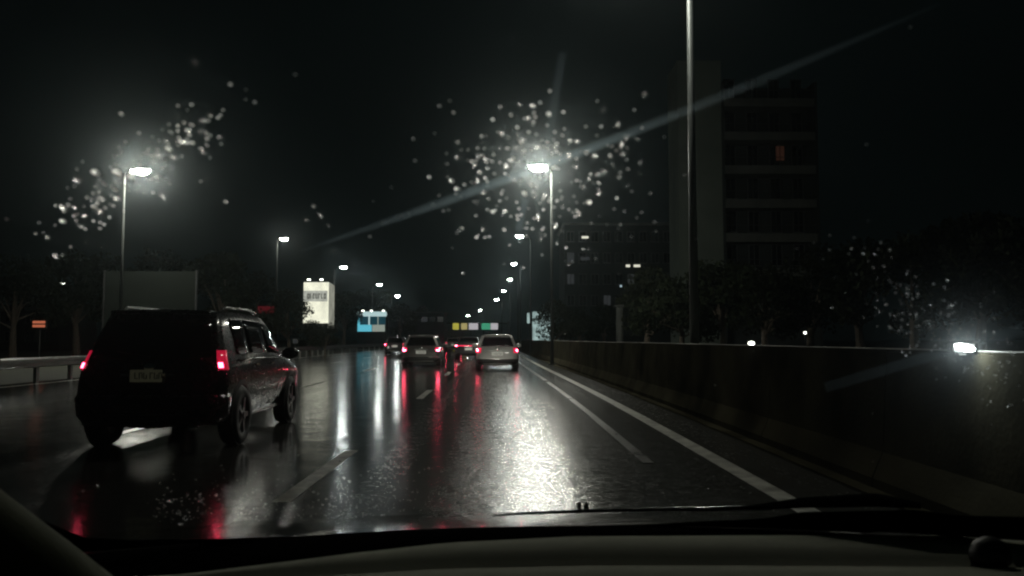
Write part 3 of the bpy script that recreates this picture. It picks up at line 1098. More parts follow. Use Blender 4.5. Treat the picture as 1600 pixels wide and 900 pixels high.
# right-hand lit panel with side panel
Y = 86
a = at(832, 487, Y)
b_ = at(862, 532, Y)
t = thing('light_panel', 'pale blue lit advertising panel behind the barrier on the right, tree in front', 'billboard', ((a.x + b_.x) / 2, Y, 0))
cx = t.location.x
M['adv'] = gradient_emit('backlit_blue_white', (0.70, 0.93, 0.92), 0.22, 0.62, 0, 1, 1.2)
obox('face_sheet', (0, 0, (a.z + b_.z) / 2), (b_.x - a.x, 0.15, a.z - b_.z), M['adv'], t)
p0, p1 = at(823.5, 489, Y), at(828, 505, Y)
obox('side_sheet', ((p0.x + p1.x) / 2 - cx, 0.1, (p0.z + p1.z) / 2), (p1.x - p0.x, 0.12, p0.z - p1.z), M['adv'], t)
otube('post', [(a.x - cx - 0.15, 0.1, 0), (a.x - cx - 0.15, 0.1, a.z)], 0.09, M['steel'], t)
for k, (zz, w2) in enumerate(((0.72, 0.5), (0.6, 0.62), (0.5, 0.4))):
    obox('print_line', (-0.15, -0.085, b_.z + (a.z - b_.z) * zz), ((b_.x - a.x) * w2, 0.015, 0.06), M['frame'], t)

# pale column right of it
p = at(968, 480, 60)
t = thing('concrete_column', 'pale bare column standing behind the barrier right of the middle building', 'column', (p.x, 60, 0))
otube('shaft', [(0, 0, 0), (0, 0, p.z)], [0.28, 0.26], M['slab'], t, 14)
obox('capital', (0, 0, p.z + 0.08), (0.75, 0.75, 0.16), M['slab'], t, bevel=0.02)


def floodlight(px, py, Y, w, h, label, m='flood', tilt=0.0):
    p = at(px, py, Y)
    t = thing('floodlight', label, 'floodlight', (p.x, Y, 0))
    otube('post', [(0, 0.1, -0.05), (0, 0.1, p.z - h / 2 - 0.02)], 0.04, M['steel'], t, 8)
    obox('housing', (0, 0.08, p.z), (w + 0.06, 0.12, h + 0.06), M['head'], t, bevel=0.01)
    bm = bmesh.new()
    bmesh.ops.create_uvsphere(bm, u_segments=12, v_segments=8, radius=1)
    bmesh.ops.scale(bm, vec=(w / 2, 0.05, h / 2), verts=bm.verts)
    bmesh.ops.rotate(bm, cent=(0, 0, 0), matrix=Matrix.Rotation(tilt, 3, 'Y'), verts=bm.verts)
    bmesh.ops.translate(bm, verts=bm.verts, vec=(0, 0.0, p.z))
    finish(bm, 'lens', M[m], t, smooth=True)


p = at(1508, 544, 5.62)
t = thing('barrier_lamp', 'dazzling small white lamp on top of the barrier at the far right', 'lamp', (p.x, 5.62, 0))
obox('housing', (0, 0.05, p.z + 0.004), (0.16, 0.08, 0.066), M['head'], t, bevel=0.008)
obox('bracket', (0, 0.06, p.z - 0.034), (0.05, 0.05, 0.03), M['steel'], t)
bm = bmesh.new()
bmesh.ops.create_uvsphere(bm, u_segments=14, v_segments=8, radius=1)
bmesh.ops.scale(bm, vec=(0.068, 0.03, 0.022), verts=bm.verts)
bmesh.ops.rotate(bm, cent=(0, 0, 0), matrix=Matrix.Rotation(R(12), 3, 'Y'), verts=bm.verts)
bmesh.ops.translate(bm, verts=bm.verts, vec=(0, 0.0, p.z + 0.004))
finish(bm, 'lens', M['flood'], t, smooth=True)
floodlight(1174, 536.5, 50, 0.42, 0.26, 'small white floodlight above the barrier below the apartment block', m='dim_lamp')
floodlight(1258, 520, 60, 0.22, 0.18, 'faint tiny lamp among the trees right of the small floodlight', m='dim_lamp')
floodlight(884, 521, 70, 0.30, 0.16, 'faint lamp behind the barrier right of the blue panel', m='win_warm')
floodlight(461, 533, 62, 0.34, 0.30, 'faint pale lamp low down left of the cream billboard', m='win_faint')

# ------------------------------------------------------------------ buildings


def windows_grid(t, x0, x1, z0, dz, nf, nb, yf, wfrac=0.6, hfrac=0.5, lit={}, winmat='win'):
    bw = (x1 - x0) / nb
    for f in range(nf):
        for k in range(nb):
            cx_ = x0 + bw * (k + 0.5)
            cz = z0 + dz * (f + 0.52)
            m = M[lit.get((f, k), winmat)]
            wo = obox('window', (cx_, yf - 0.02, cz), (bw * wfrac, 0.06, dz * hfrac), m, t)
            bm = bmesh.new()
            ww, hh_ = bw * wfrac, dz * hfrac
            for sx in (-1, 1):
                box(bm, (cx_ + sx * (ww / 2 + 0.04), yf - 0.04, cz), (0.08, 0.14, hh_ + 0.16))
            box(bm, (cx_, yf - 0.05, cz), (0.06, 0.10, hh_))
            box(bm, (cx_, yf - 0.05, cz - hh_ / 2 - 0.05), (ww + 0.3, 0.26, 0.08))
            box(bm, (cx_, yf - 0.042, cz + hh_ / 2 + 0.045), (ww + 0.2, 0.13, 0.078))
            finish(bm, 'frame', M['frame'], wo)


# tall apartment block
Y = 72
xl, xm, xr = at(1062, 400, Y).x, at(1131, 400, Y).x, at(1282, 400, Y).x
t = thing('apartment_block', 'tall dark apartment block with balcony slabs and one dim orange window on the right', 'building', ((xl + xr) / 2, Y, 0))
cx = t.location.x
ztop = at(1100, 128, Y).z
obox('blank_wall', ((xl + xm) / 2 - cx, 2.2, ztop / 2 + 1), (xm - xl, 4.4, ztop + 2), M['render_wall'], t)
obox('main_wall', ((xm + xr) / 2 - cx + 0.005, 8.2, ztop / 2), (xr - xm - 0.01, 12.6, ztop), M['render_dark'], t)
dz = (at(1200, 265, Y).z - at(1200, 318, Y).z)
z318 = at(1200, 318, Y).z
k0 = -4
floors = [z318 + dz * k for k in range(-3, 5)]
for k, zz in enumerate(floors):
    if zz < 1.5 or zz > ztop + 0.3:
        continue
    obox('balcony_slab', ((xm + xr) / 2 - cx + 0.01, 0.92, zz), (xr - xm - 0.04, 1.94, 0.78), M['slab'], t, bevel=0.01)
    obox('parapet_rail', ((xm + xr) / 2 - cx, 0.02, zz + 1.15), (xr - xm - 0.1, 0.04, 0.05), M['steel'], t)
zz0 = floors[0] + 0.2
lit = {(5, 2): 'win_orange'}
windows_grid(t, xm - cx + 0.2, xr - cx - 0.2, floors[0] + 0.1, dz, 7, 4, 1.88, 0.42, 0.6)
pw_ = at(1219, 238, Y + 1.8)
obox('lit_window', (pw_.x - cx, 1.80, pw_.z - 0.1), (0.75, 0.06, 1.35), M['win_orange'], t)
for s in (xm - cx + 0.1, xr - cx - 0.12):
    obox('side_fin', (s, 0.9, ztop / 2), (0.24, 2.0, ztop), M['render_dark'], t)

# middle building
Y = 118
xl, xr = at(882, 400, Y).x, at(1052, 400, Y).x
t = thing('office_block', 'dark mid-distance block with a few small white lit windows right of the streetlight poles', 'building', ((xl + xr) / 2, Y, 0))
cx = t.location.x
ztop = at(900, 352, Y).z
obox('wall', (0, 6, ztop / 2), (xr - xl, 12, ztop), M['render_dark'], t)
dz = (at(914, 370, Y).z - at(914, 403, Y).z)
nf = int(ztop / dz)
z0 = at(914, 403, Y).z - dz * 0.52 - dz * 3
obox('roof_edge', (0, 5.8, ztop + 0.15), (xr - xl + 0.5, 12.9, 0.3), M['slab'], t)
nb = 9
bw = (xr - xl) / nb
lit = {}
windows_grid(t, -(xr - xl) / 2, (xr - xl) / 2, z0, dz, 5, nb, 0, 0.55, 0.45, {(2, 5): 'win_faint', (1, 3): 'win_faint', (3, 0): 'win_faint', (2, 0): 'win_faint'})
for (px_, py_, w_, h_, mm) in ((914, 371, 1.0, 0.34, 'win_warm'), (914, 404, 1.35, 0.5, 'win_faint'), (981, 415.5, 0.6, 0.36, 'win_warm'), (995, 415.5, 0.95, 0.36, 'win_warm'), (970, 447, 0.3, 0.3, 'win_cold')):
    p = at(px_, py_, Y)
    obox('lit_window', (p.x - cx, -0.15, p.z), (w_, 0.1, h_), M[mm], t)

# low long building at the end of the road, left of the gantry
Y = 190
xl, xr = at(607, 500, Y).x, at(694, 500, Y).x
t = thing('low_building', 'low dark building with a band of faint windows beyond the grey hatchback', 'building', ((xl + xr) / 2, Y, 0))
cx = t.location.x
ztop = at(640, 489, Y).z
obox('wall', (0, 5, ztop / 2), (xr - xl, 10, ztop), M['render_dark'], t)
obox('roof', (0, 5, ztop + 0.12), (xr - xl + 0.6, 10.6, 0.24), M['slab'], t)
for k in range(7):
    obox('window', (-(xr - xl) / 2 + (k + 0.5) * (xr - xl) / 7, -0.03, at(640, 499, Y).z), ((xr - xl) / 7 * 0.8, 0.08, 1.2), M['win_faint'] if k in (1, 2, 4) else M['win'], t)

# left town houses, very dark
for (px0, px1, pt, Y, lab) in ((0, 95, 470, 90, 'dark house at the far left behind the orange striped sign'), (330, 405, 468, 105, 'dark low house behind the second left streetlight')):
    xl, xr = at(px0, 500, Y).x, at(px1, 500, Y).x
    zt = at(px0, pt, Y).z
    t = thing('house', lab, 'house', ((xl + xr) / 2, Y, 0))
    obox('wall', (0, 4, zt * 0.4), (xr - xl, 8, zt * 0.8), M['render_dark'], t)
    bm = bmesh.new()
    hw = (xr - xl) / 2 + 0.4
    vs = [bm.verts.new(p) for p in ((-hw, -0.4, zt * 0.8), (hw, -0.4, zt * 0.8), (hw, 8.4, zt * 0.8), (-hw, 8.4, zt * 0.8), (-hw, 4, zt), (hw, 4, zt))]
    for f in ((0, 1, 5, 4), (2, 3, 4, 5), (0, 4, 3), (1, 2, 5), (3, 2, 1, 0)):
        bm.faces.new([vs[i] for i in f])
    finish(bm, 'roof', M['render_dark'], t)
    windows_grid(t, -(xr - xl) / 2, (xr - xl) / 2, 0.6, zt * 0.35, 2, 3, 0, 0.4, 0.5)

# ------------------------------------------------------------------ trees


def make_tree_mesh(seed, h, rad, nleaf, trunk_frac=0.35, squat=1.0):
    rg = random.Random(seed)
    bm = bmesh.new()
    lean = (rg.uniform(-0.3, 0.3), rg.uniform(-0.3, 0.3))
    tops = []
    tube(bm, [(0, 0, -0.1), (lean[0] * 0.3, lean[1] * 0.3, h * trunk_frac * 0.5), (lean[0], lean[1], h * trunk_frac), (lean[0] * 1.4, lean[1] * 1.4, h * 0.75)],
         [0.035 * h, 0.027 * h, 0.02 * h, 0.006 * h], 8)
    clumps = []
    for k in range(9):
        a = rg.uniform(0, 6.28)
        zz = h * rg.uniform(trunk_frac, 0.9)
        rr_ = rad * rg.uniform(0.35, 0.85) * (1 - 0.45 * max(0, (zz / h - 0.6) / 0.4))
        e = Vector((math.cos(a) * rr_, math.sin(a) * rr_, zz + rg.uniform(0, 0.08) * h))
        s = Vector((lean[0], lean[1], h * rg.uniform(trunk_frac * 0.7, trunk_frac * 1.2)))
        tube(bm, [s, s.lerp(e, 0.5) + Vector((0, 0, 0.04 * h)), e], [0.012 * h, 0.007 * h, 0.003 * h], 5)
        clumps.append((e, rad * rg.uniform(0.28, 0.48)))
    clumps.append((Vector((lean[0] * 1.4, lean[1] * 1.4, h * 0.85)), rad * 0.5))
    bmesh.ops.recalc_face_normals(bm, faces=bm.faces)
    tm = bpy.data.meshes.new('trunk')
    bm.to_mesh(tm)
    bm.free()
    vs, fs = [], []
    for i in range(nleaf):
        c, r_ = rg.choice(clumps)
        d = Vector((rg.gauss(0, 1), rg.gauss(0, 1), rg.gauss(0, 0.8) * squat)).normalized() * r_ * rg.uniform(0.25, 1.05) ** 0.6
        p = c + d
        s = 0.028 * h * rg.uniform(0.5, 1.1)
        e = Euler((rg.uniform(0, 6.28), rg.uniform(0, 6.28), rg.uniform(0, 6.28))).to_matrix()
        k = len(vs)
        for q in ((-1, 0, 0), (0, -0.5, 0.1), (1, 0, 0), (0, 0.5, 0.1)):
            vs.append(p + e @ (Vector(q) * s))
        fs.append((k, k + 1, k + 2, k + 3))
    cm = bpy.data.meshes.new('crown')
    cm.from_pydata([tuple(v) for v in vs], [], fs)
    return tm, cm


PROT = []
for k, (h, rad, n) in enumerate(((8.0, 3.2, 3600), (6.0, 2.6, 3000), (10.0, 3.4, 4200))):
    tm, cm = make_tree_mesh(11 + k, h, rad, n)
    tm.materials.append(M['bark'])
    cm.materials.append(M['leaf'] if k != 1 else M['leaf2'])
    PROT.append((h, tm, cm))


def tree(px, d, ztop, which, label, rz=0.0, sq=1.0, x=None, group=None, name='tree'):
    h, tm, cm = PROT[which]
    X = x if x is not None else at(px, 530, d).x
    s = ztop / h
    t = thing(name, label, 'tree', (X, d, -0.05), rz, group)
    t.scale = (s * sq, s * sq, s)
    link('trunk', tm, None, t)
    link('crown', cm, None, t)
    return t


rt_ = random.Random(5)
# right side mass behind the barrier, under the apartment block
right = [(1010, 52, 5.6, 1, 'small tree behind the barrier left of the apartment block'),
         (1065, 46, 5.0, 0, 'tree behind the barrier at the foot of the blank wall'),
         (1130, 50, 6.2, 2, 'tree standing before the balconies, right of the near pole'),
         (1195, 44, 5.4, 0, 'tree above the small white floodlight'),
         (1265, 48, 6.5, 1, 'tree at the right corner of the apartment block'),
         (1345, 40, 6.2, 2, 'tree right of the apartment block'),
         (1430, 34, 5.8, 0, 'tree left of the dazzling barrier lamp'),
         (1530, 36, 7.0, 2, 'tree behind the dazzling barrier lamp'),
         (1610, 30, 6.0, 0, 'tree at the right edge of the view'),
         (862, 62, 4.1, 1, 'low tree silhouetted against the pale blue panel'),
         (905, 76, 4.4, 0, 'low tree right of the pale blue panel'),
         (945, 84, 5.0, 2, 'tree in front of the dark office block')]
for px_, d, z_, w_, lab in right:
    tree(px_, d, z_, w_, lab, rz=rt_.uniform(0, 6.28), sq=1.25, group='trees on the right')
left = [(20, 60, 7.5, 0, 'tree at the far left beyond the orange sign'),
        (120, 66, 8.5, 2, 'tree behind the left edge of the unlit billboard'),
        (240, 74, 9.5, 0, 'tree rising behind the unlit billboard'),
        (345, 62, 8.0, 2, 'tall tree right of the unlit billboard'),
        (392, 80, 7.6, 1, 'tree left of the second left streetlight'),
        (452, 64, 5.0, 1, 'bushy tree left of the cream billboard'),
        (486, 66, 2.9, 0, 'low dark tree covering the foot of the cream billboard'),
        (508, 60, 2.4, 1, 'small dark bush-like tree at the billboard foot, right side'),
        (537, 105, 7.5, 2, 'tree between the cream billboard and the kiosk'),
        (625, 150, 8.0, 0, 'far tree right of the turquoise kiosk'),
        (585, 165, 11.5, 2, 'tall far tree rising behind the kiosk'),
        (660, 230, 10.0, 1, 'far tree behind the low building')]
for px_, d, z_, w_, lab in left:
    tree(px_, d, z_, w_, lab, rz=rt_.uniform(0, 6.28), sq=1.15, group='trees on the left')

# ------------------------------------------------------------------ own car: windscreen, dash, hood
TAN = math.tan(R(30))
XC = 0.12


def yb(x):
    return 1.2 - 0.25 * ((x - XC) / 0.62) ** 2


def zbf(x):
    return 1.040 + 0.026 * ((x - XC) / 0.62) ** 2


def glass_pt(x, s, lift=0.0):
    """point on the windscreen: x across, s metres up the slope, lift along its outward normal"""
    k = 1 - 0.35 * s
    y0 = 1.2 - 0.25 * k * ((x - XC) / 0.62) ** 2
    z0 = 1.040 + 0.026 * k * ((x - XC) / 0.62) ** 2
    p = Vector((x, y0 - s * math.cos(R(30)), z0 + s * math.sin(R(30))))
    return p + glass_n(x, s) * lift if lift else p


def glass_n(x, s):
    e = 0.01
    a = glass_pt(x + e, s) - glass_pt(x - e, s)
    b2 = glass_pt(x, s + e) - glass_pt(x, s - e)
    n = a.cross(b2).normalized()
    return n if n.y > 0 else -n


def glass_hit(px, py):
    """(x, s) where the sight line of a photograph pixel meets the windscreen"""
    r = ray(px, py)
    x, s = r.x * 0.8, 0.4
    o = Vector((0, 0, 1.3))
    for _ in range(30):
        p = glass_pt(x, s)
        # project p onto ray at same y
        q = o + r * (p.y / r.y)
        e1, e2 = p.x - q.x, p.z - q.z
        d = 1e-4
        pa = glass_pt(x + d, s)
        qa = o + r * (pa.y / r.y)
        pb = glass_pt(x, s + d)
        qb = o + r * (pb.y / r.y)
        J = np.array([[((pa.x - qa.x) - e1) / d, ((pb.x - qb.x) - e1) / d], [((pa.z - qa.z) - e2) / d, ((pb.z - qb.z) - e2) / d]])
        dx = np.linalg.solve(J, [-e1, -e2])
        x += float(dx[0])
        s += float(dx[1])
    return x, s


own = thing('own_car', 'dark dashboard, black screen edge, wiper and wet bonnet of the car one looks out of', 'car')
# pane of the windscreen, 5 mm thick: clear laminated glass
mg = bpy.data.materials.new('clear_laminated_glass')
mg.use_nodes = True
n = mg.node_tree.nodes
n.remove(n['Principled BSDF'])
tb = n.new('ShaderNodeBsdfTransparent')
tb.inputs['Color'].default_value = (0.97, 0.985, 0.975, 1)
mg.node_tree.links.new(tb.outputs[0], n['Material Output'].inputs['Surface'])
P = [[glass_pt(-0.62 + 1.48 * i / 30, 0.92 * j / 14, -0.003) for j in range(15)] for i in range(31)]
solid_sheet('windscreen', P, 0.005, mg, own)


def px_curve(pts, n):
    xs = [p[0] for p in pts]
    ys = [p[1] for p in pts]
    return [(xs[0] + (xs[-1] - xs[0]) * k / n, float(np.interp(xs[0] + (xs[-1] - xs[0]) * k / n, xs, ys))) for k in range(n + 1)]


# black enamel band along the foot and up the left side of the glass
top_edge = px_curve([(-260, 610), (0, 768), (60, 800), (130, 829), (200, 834), (300, 833), (560, 827), (680, 820), (760, 816), (1000, 811), (1200, 801), (1250, 791), (1430, 787), (1500, 796), (1700, 800), (1900, 780)], 110)
bot_edge = px_curve([(-260, 700), (0, 845), (60, 870), (130, 893), (260, 893), (300, 884), (560, 853), (700, 838), (900, 829), (1200, 828), (1600, 828), (1700, 840), (1900, 850)], 110)
P = []
for (a1, a2), (b1, b2) in zip(top_edge, bot_edge):
    xa, sa = glass_hit(a1, a2)
    xb, sb_ = glass_hit(b1, b2)
    xb, sb_ = xa, min(sa - 0.01, -0.012 if a1 < 1400 else -0.004)
    P.append([glass_pt(xa + (xb - xa) * k / 3, sa + (sb_ - sa) * k / 3, -0.008) for k in range(4)])
solid_sheet('screen_border', P, 0.003, M['frit'], own)

# dashboard: top skin in two steps, then the face falling away
EDGE = ([-400, 0, 130, 300, 560, 700, 900, 1200, 1600, 2000], [905, 900, 893, 884, 853, 838, 829, 828, 828, 850])


def dash_edge(x):
    d = 1.0
    for _ in range(8):
        px_ = 790 + x / d * 1250
        d = 0.257 / ((float(np.interp(px_, *EDGE)) - 530) / 1250)
    return d


rows, vent = [], []
for k in range(61):
    x = -0.66 + 1.5 * k / 60
    yf = dash_edge(x)
    near = 0.80 + 0.04 * math.cos(x * 2)
    yf = max(yf, near + 0.03)
    cr_ = near + (yf - near) * 0.42
    row = [Vector((x, yf + 0.012, 1.025)), Vector((x, yf, 1.040)), Vector((x, yf - 0.02, 1.044)), Vector((x, cr_ + 0.01, 1.047)),
           Vector((x, cr_ + 0.003, 1.040)), Vector((x, cr_ - 0.008, 1.042)), Vector((x, (cr_ + near) / 2, 1.049)), Vector((x, near, 1.045)), Vector((x, near - 0.02, 1.034)), Vector((x, near - 0.05, 0.98)), Vector((x, near - 0.06, 0.85)), Vector((x, near + 0.05, 0.7))]
    rows.append(row)
    yg = yb(x) + 0.01
    vent.append([Vector((x, yf - 0.002 , 1.034)), Vector((x, yf + (yg - yf) * 0.4, 1.028)), Vector((x, yg, zbf(x) - 0.02))])
dash = solid_sheet('dashboard', rows, 0.004, M['dash'], own)
solid_sheet('defroster_shadow', vent, 0.003, M['frit'], own)  # black tone stands for the deep shadow between glass foot and dash
# stitched seam near its edge
for k in range(60):
    x = -0.12 + 0.62 * k / 59
    near = 0.80 + 0.04 * math.cos(x * 2)
    obox('stitch', (x, near + 0.010, 1.0495), (0.006, 0.0022, 0.0022), M['stitch'], dash)
pts = [(x, 0.80 + 0.04 * math.cos(x * 2) + 0.004, 1.0465) for x in [-0.5 + 1.3 * k / 24 for k in range(25)]]
otube('seam_piping', pts, 0.0022, M['dash'], dash, 6)
# round black sensor dome
p = at(1547, 862, 0.93)
bm = bmesh.new()
bmesh.ops.create_uvsphere(bm, u_segments=24, v_segments=14, radius=0.022)
for v in bm.verts:
    v.co.z = max(v.co.z, -0.006) * 1.0
bmesh.ops.translate(bm, verts=bm.verts, vec=(p.x, 0.93, 1.052))
finish(bm, 'sensor_dome', M['black'], dash, smooth=True)
# left pillar trim
c0, c1 = at(-10, 905, 0.72), at(-330, 660, 0.72)
pts = [at(150, 1010, 0.80), at(40, 920, 0.76), at(-60, 850, 0.70), at(-320, 640, 0.62)]
bm = bmesh.new()
tube(bm, pts, [0.055, 0.052, 0.05, 0.045], 16)
finish(bm, 'pillar_trim', M['trim'], own, smooth=True)
# roof lining and right pillar, header
P = [[Vector((-0.62 + 1.48 * i / 12, y_, 1.515 + 0.03 * math.cos((i - 6) / 6 * 1.4) + (0.02 if y_ < 0.2 else 0))) for y_ in (0.42, 0.3, 0.0, -0.8, -1.6)] for i in range(13)]
solid_sheet('roof_lining', P, 0.03, M['dash'], own)
otube('right_pillar', [(0.86, 1.0, 1.02), (0.84, 0.7, 1.2), (0.80, 0.4, 1.5)], 0.045, M['trim'], own, 12)
# hood
P = []
for i in range(25):
    u = -1 + 2 * i / 24
    row = []
    for j in range(12):
        v = j / 11
        y_ = 1.27 - 0.20 * u * u + (2.25 - 1.27) * v - 0.12 * u * u * v
        z_ = 0.992 - 0.17 * v ** 1.25 - 0.05 * u * u - (0.10 * max(0, v - 0.85) / 0.15)
        z_ += 0.012 * math.exp(-((abs(u) - 0.62) / 0.10) ** 2)
        row.append(Vector((XC + u * 0.80, y_, z_)))
    P.append(row)
solid_sheet('bonnet', P, 0.006, M['hood'], own)
# headlights of the own car: dipped beams on the road ahead
for s_ in (-1, 1):
    ld = bpy.data.lights.new('headlight_beam', 'SPOT')
    ld.energy = HEAD
    ld.color = (1.0, 0.93, 0.80)
    ld.spot_size = R(24)
    ld.spot_blend = 1.0
    ld.shadow_soft_size = 0.06
    lo = bpy.data.objects.new('headlight_beam', ld)
    COL.objects.link(lo)
    lo.parent = own
    lo.location = (XC + s_ * 0.62, 2.45, 0.66)
    lo.rotation_euler = (R(90 + 0.2), 0, R(1.5))
# scuttle panel under the glass
P = [[Vector((XC + 0.8 * u, 1.165 - 0.2 * u * u + dy, zz)) for dy, zz in ((0.0, 1.0), (0.05, 0.985), (0.09, 0.975), (0.12, 0.96))] for u in [-1 + k / 10 for k in range(21)]]
solid_sheet('scuttle', P, 0.006, M['black'], own)
# wiper: blade lying along the foot of the glass
pw = []
for px_, py_ in ((770, 812), (810, 809), (870, 806), (1000, 803), (1150, 800), (1240, 798)):
    x, s = glass_hit(px_, py_)
    pw.append(glass_pt(x, s, 0.006))
wip = otube('wiper_blade', pw, [0.0012, 0.002, 0.0025, 0.003, 0.003, 0.002], M['hood'], own, 8)
pw2 = []
for px_, py_ in ((1080, 812), (1180, 808), (1250, 801), (1370, 797), (1440, 806)):
    x, s = glass_hit(px_, py_)
    pw2.append(glass_pt(x, s, 0.014))
otube('wiper_arm', pw2, [0.002, 0.004, 0.007, 0.009, 0.004], M['frit'], wip, 8)
# washer nozzles
for px_ in (905, 916):
    p = at(px_, 792, 1.34)
    bm = bmesh.new()
    bmesh.ops.create_uvsphere(bm, u_segments=12, v_segments=8, radius=1)
    bmesh.ops.scale(bm, vec=(0.0045, 0.008, 0.008), verts=bm.verts)
    o = finish(bm, 'washer_nozzle', M['black'], own, smooth=True)
    o.location = p

# ------------------------------------------------------------------ rain on the glass


def glass_mat(name, rough, tint=(1, 1, 1)):
    m = bpy.data.materials.new(name)
    m.use_nodes = True
    nn = m.node_tree.nodes
    nn.remove(nn['Principled BSDF'])
    gg = nn.new('ShaderNodeBsdfGlass')
    gg.inputs['Roughness'].default_value = rough
    gg.inputs['IOR'].default_value = 1.33
    gg.inputs['Color'].default_value = (*tint, 1)
    m.node_tree.links.new(gg.outputs[0], nn['Material Output'].inputs['Surface'])
    return m


M['water_in'] = glass_mat('water_against_glass', 0.0)
M['water_out'] = glass_mat('water_surface', 0.28)
WOUT = [glass_mat('water_skin', q) for q in (0.24, 0.27, 0.32, 0.22, 0.26, 0.30)]


def drop_mesh(seed, elong=1.0, steep=0.0):
    rg = random.Random(seed)
    n, rings = 16, 5
    vs = [(0, 0, 0)]
    fs, mi = [], []
    ph = [rg.uniform(0, 6.28) for _ in range(3)]

    def rad(a):
        return 1 + 0.10 * math.sin(a * 2 + ph[0]) + 0.06 * math.sin(a * 3 + ph[1])
    hgt = rg.uniform(0.10, 0.18) + steep
    for i in range(rings):
        u = (rings - i) / rings     # from rim to near apex
        for k in range(n):
            a = 2 * math.pi * k / n
            r_ = rad(a) * u
            z_ = hgt * (1 - u * u)
            vs.append((r_ * math.cos(a), r_ * math.sin(a) * elong, z_))
    for k in range(n):
        fs.append((0, 1 + (k + 1) % n, 1 + k))
        mi.append(0)
    for i in range(rings - 1):
        for k in range(n):
            a, b2 = 1 + i * n + k, 1 + i * n + (k + 1) % n
            fs.append((a, b2, b2 + n, a + n))
            mi.append(1)
    vs.append((0, 0, hgt))
    top = len(vs) - 1
    for k in range(n):
        fs.append((1 + (rings - 1) * n + k, 1 + (rings - 1) * n + (k + 1) % n, top))
        mi.append(1)
    me = bpy.data.meshes.new('raindrop')
    me.from_pydata(vs, [], fs)
    me.materials.append(M['water_in'])
    me.materials.append(WOUT[(seed - 20) % 6])
    me.polygons.foreach_set('material_index', mi)
    me.polygons.foreach_set('use_smooth', [x == 1 for x in mi])
    return me


DM = [drop_mesh(20 + k, e) for k, e in enumerate((1.0, 1.0, 1.15, 0.9, 1.9, 2.4))]
DM += [drop_mesh(26 + k, 1.0, 0.22 + 0.06 * k) for k in range(3)]
DMN = len(DM[0].vertices)
placed = []


def drop(px, py, size, label, group, which=None):
    x, s = glass_hit(px, py)
    if s < 0.005 or s > 0.9:
        return
    p = glass_pt(x, s, 0.0045)
    for q, r_ in placed:
        if (q - p).length < (r_ + size) * 1.05:
            return
    placed.append((p, size))
    nrm = glass_n(x, s)
    up = (glass_pt(x, s + 0.01) - glass_pt(x, s - 0.01)).normalized()
    rt2 = up.cross(nrm).normalized()
    mt = Matrix((rt2, up, nrm)).transposed().to_4x4()
    me = DM[which if which is not None else rdr.choice((0, 1, 2, 3, 0, 1, 2, 3, 4))]
    o = bpy.data.objects.new('raindrop', me)
    COL.objects.link(o)
    o.matrix_world = Matrix.Translation(p) @ mt @ Matrix.Diagonal((size, size, size, 1))
    tag(o, label, 'raindrop', group)


rdr = random.Random(42)
g1 = ('tiny raindrop on the windscreen glowing around the brightest streetlight', 'raindrops around the brightest streetlight')
g2 = ('tiny raindrop on the windscreen glowing around the bright left streetlight', 'raindrops around the bright left streetlight')
g3 = ('tiny raindrop on the windscreen scattered about the dazzling barrier lamp at the far right', 'raindrops around the barrier lamp')
g4 = ('fine raindrop low on the windscreen above the bonnet, left half', 'raindrops low on the glass')
g5 = ('faint raindrop on the dark open part of the windscreen', 'faint raindrops')
# drops one can read off the photograph (px, py, radius mm)
C1 = [(813, 172, 1.5), (832, 174, 1.2), (858, 186, 1.6), (827, 194, 1.3), (809, 207, 1.6), (810, 218, 1.2), (943, 180, 1.2), (966, 203, 1.1),
      (891, 228, 1.5), (889, 252, 1.7), (901, 229, 1.1), (868, 238, 1.4), (870, 244, 1.2), (929, 252, 1.3), (917, 246, 1.2), (954, 253, 1.2), (957, 265, 1.1),
      (973, 249, 1.0), (980, 222, 1.1), (996, 225, 0.9), (971, 234, 1.0), (981, 239, 0.9), (920, 288, 1.4), (934, 280, 1.3), (900, 269, 1.4), (891, 276, 1.2), (945, 275, 1.0),
      (715, 254, 1.4), (750, 252, 1.4), (760, 257, 1.2), (763, 270, 1.4), (743, 266, 1.4), (751, 277, 1.3), (748, 290, 1.3), (759, 286, 1.1), (740, 264, 1.0),
      (793, 268, 1.9), (800, 258, 1.8), (790, 278, 1.4), (782, 240, 1.2), (808, 240, 1.2), (688, 270, 1.0), (700, 284, 1.0), (671, 284, 0.9), (706, 290, 1.1), (714, 302, 1.3),
      (830, 294, 1.6), (820, 309, 1.5), (826, 307, 1.2), (852, 312, 1.6), (837, 313, 1.0), (757, 308, 1.2), (773, 306, 1.0), (784, 310, 0.9), (790, 337, 1.3), (770, 338, 1.0),
      (841, 346, 1.2), (868, 360, 1.3), (846, 372, 1.1), (913, 300, 1.0), (891, 322, 1.1), (921, 323, 1.4), (935, 310, 1.3), (905, 340, 1.0), (755, 366, 1.1), (718, 368, 1.1),
      (788, 366, 1.2), (745, 378, 1.0), (981, 297, 1.1), (1001, 262, 0.9), (1000, 278, 1.1), (967, 284, 1.2), (752, 230, 1.0), (728, 225, 0.8), (1008, 155, 1.0), (860, 150, 0.8), (785, 218, 0.8),
      (876, 256, 1.3), (866, 270, 1.3), (850, 284, 1.1), (805, 290, 1.2), (816, 230, 1.2), (840, 238, 1.6), (856, 240, 1.3), (828, 236, 1.4), (818, 244, 1.5), (812, 262, 1.3)]
